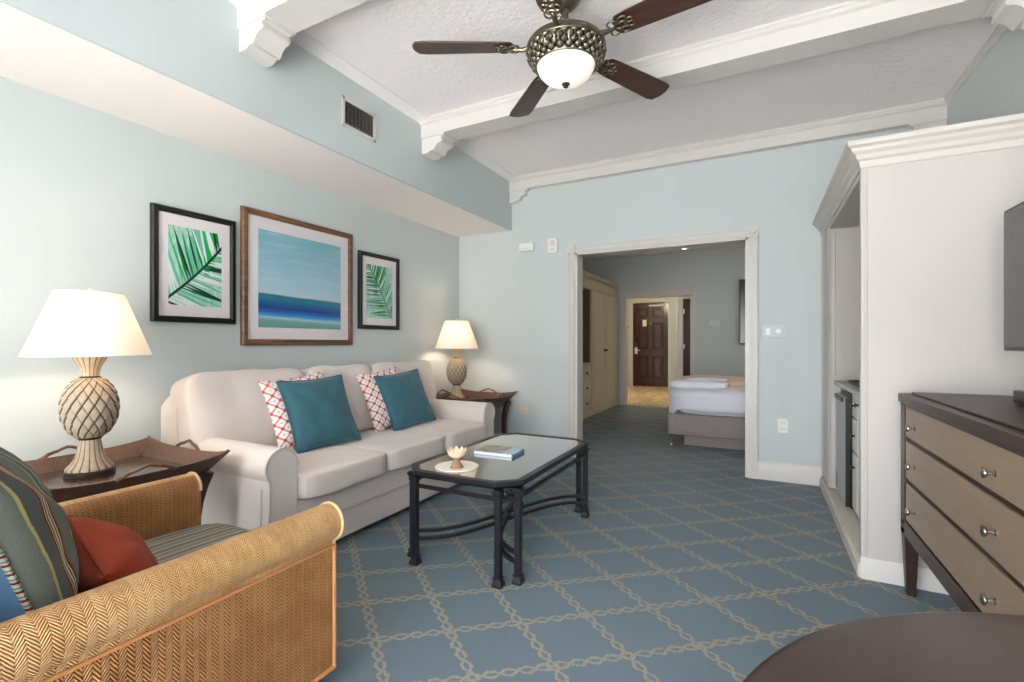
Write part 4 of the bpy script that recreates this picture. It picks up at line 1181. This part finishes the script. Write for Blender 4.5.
# ------------------------------------------------------------------ round table
t = thing('round_table', (.487, .412, 0), 'dark round wooden table cut by the lower right corner of the view', 'table')
c = (.487, .412, 0); r_ = .542
MB().lathe([(1e-5, .702), (r_-.03, .702), (r_-.012, .708), (r_-.003, .720), (r_, .728), (r_-.004, .737), (r_-.012, .740), (1e-5, .740)], c, 128).build('tabletop', 'dwoodx', t, ang=60)
MB().lathe([(.18, .702), (.17, .68), (.06, .64), (.045, .5), (.06, .3), (.075, .15), (.05, .09), (.06, .06), (1e-5, .06)], c, 40).build('pedestal', 'legw', t)
for k_ in range(4):
    a = R(45+90*k_); MB().tube([(c[0]+q*math.cos(a), c[1]+q*math.sin(a), z_) for q, z_ in ((.03, .12), (.12, .10), (.24, .045), (.33, .018))], [.03, .028, .022, .018], 10).build('foot', 'legw', t)

# ------------------------------------------------------------------ lights, sky, camera
W_ = bpy.data.worlds.new('sky'); scn.world = W_; W_.use_nodes = True
nt = W_.node_tree; bg = nt.nodes['Background']
g = nt.nodes.new('ShaderNodeTexGradient'); tc = nt.nodes.new('ShaderNodeTexCoord'); mp = nt.nodes.new('ShaderNodeSeparateXYZ')
rp = nt.nodes.new('ShaderNodeValToRGB'); nt.links.new(tc.outputs['Generated'], mp.inputs[0]); nt.links.new(mp.outputs[2], rp.inputs[0])
rp.color_ramp.elements[0].color = (.93, .92, .91, 1); rp.color_ramp.elements[1].color = (.78, .86, 1, 1)
nt.links.new(rp.outputs[0], bg.inputs[0]); bg.inputs[1].default_value = 10
def area(name, loc, rot, sx, sy, e, c, portal=False):
    l = bpy.data.lights.new(name, 'AREA'); l.shape = 'RECTANGLE'; l.size = sx; l.size_y = sy; l.energy = e; l.color = c
    if portal: l.cycles.is_portal = True
    o = bpy.data.objects.new(name, l); COL.objects.link(o); o.location = loc; o.rotation_euler = rot; return o
area('window_portal', ((WX0+WX1)/2, YF-.15, WZ/2), (R(90), 0, 0), WX1-WX0, WZ, 1, (1, 1, 1), True)
sl = bpy.data.lights.new('sun', 'SUN'); sl.energy = 135; sl.angle = R(1); sl.color = (1, .96, .93)
so = bpy.data.objects.new('sun', sl); COL.objects.link(so); so.rotation_euler = (R(16), 0, R(-15)); so.location = (0, -4, 6)
plight('hall_ceiling_light', (-2.4, 10.0, 2.25), 36, (1, .80, .54), .08)
plight('bedroom_fill_light', (1.7, 6.0, 2.3), 19, (1, .92, .82), .06)  # added fill without a fixture, brightens the bedroom from out of view
plight('bedroom_warm_fill', (.9, 7.9, 1.3), 3, (1, .82, .6), .1)  # added warm fill, no bedside lamp stands here

cam = bpy.data.cameras.new('camera'); co = bpy.data.objects.new('camera', cam); COL.objects.link(co)
co.location = (0, 0, 1.12); co.rotation_euler = (R(90), 0, math.atan(248/475.6))
cam.sensor_width = 36; cam.lens = 475.6/1024*36; cam.shift_y = 2/1024; cam.clip_start = .05
scn.camera = co
vs = scn.view_settings
vs.view_transform = 'Standard'; vs.look = 'None'; vs.exposure = 0.56; vs.gamma = 1; vs.use_curve_mapping = False
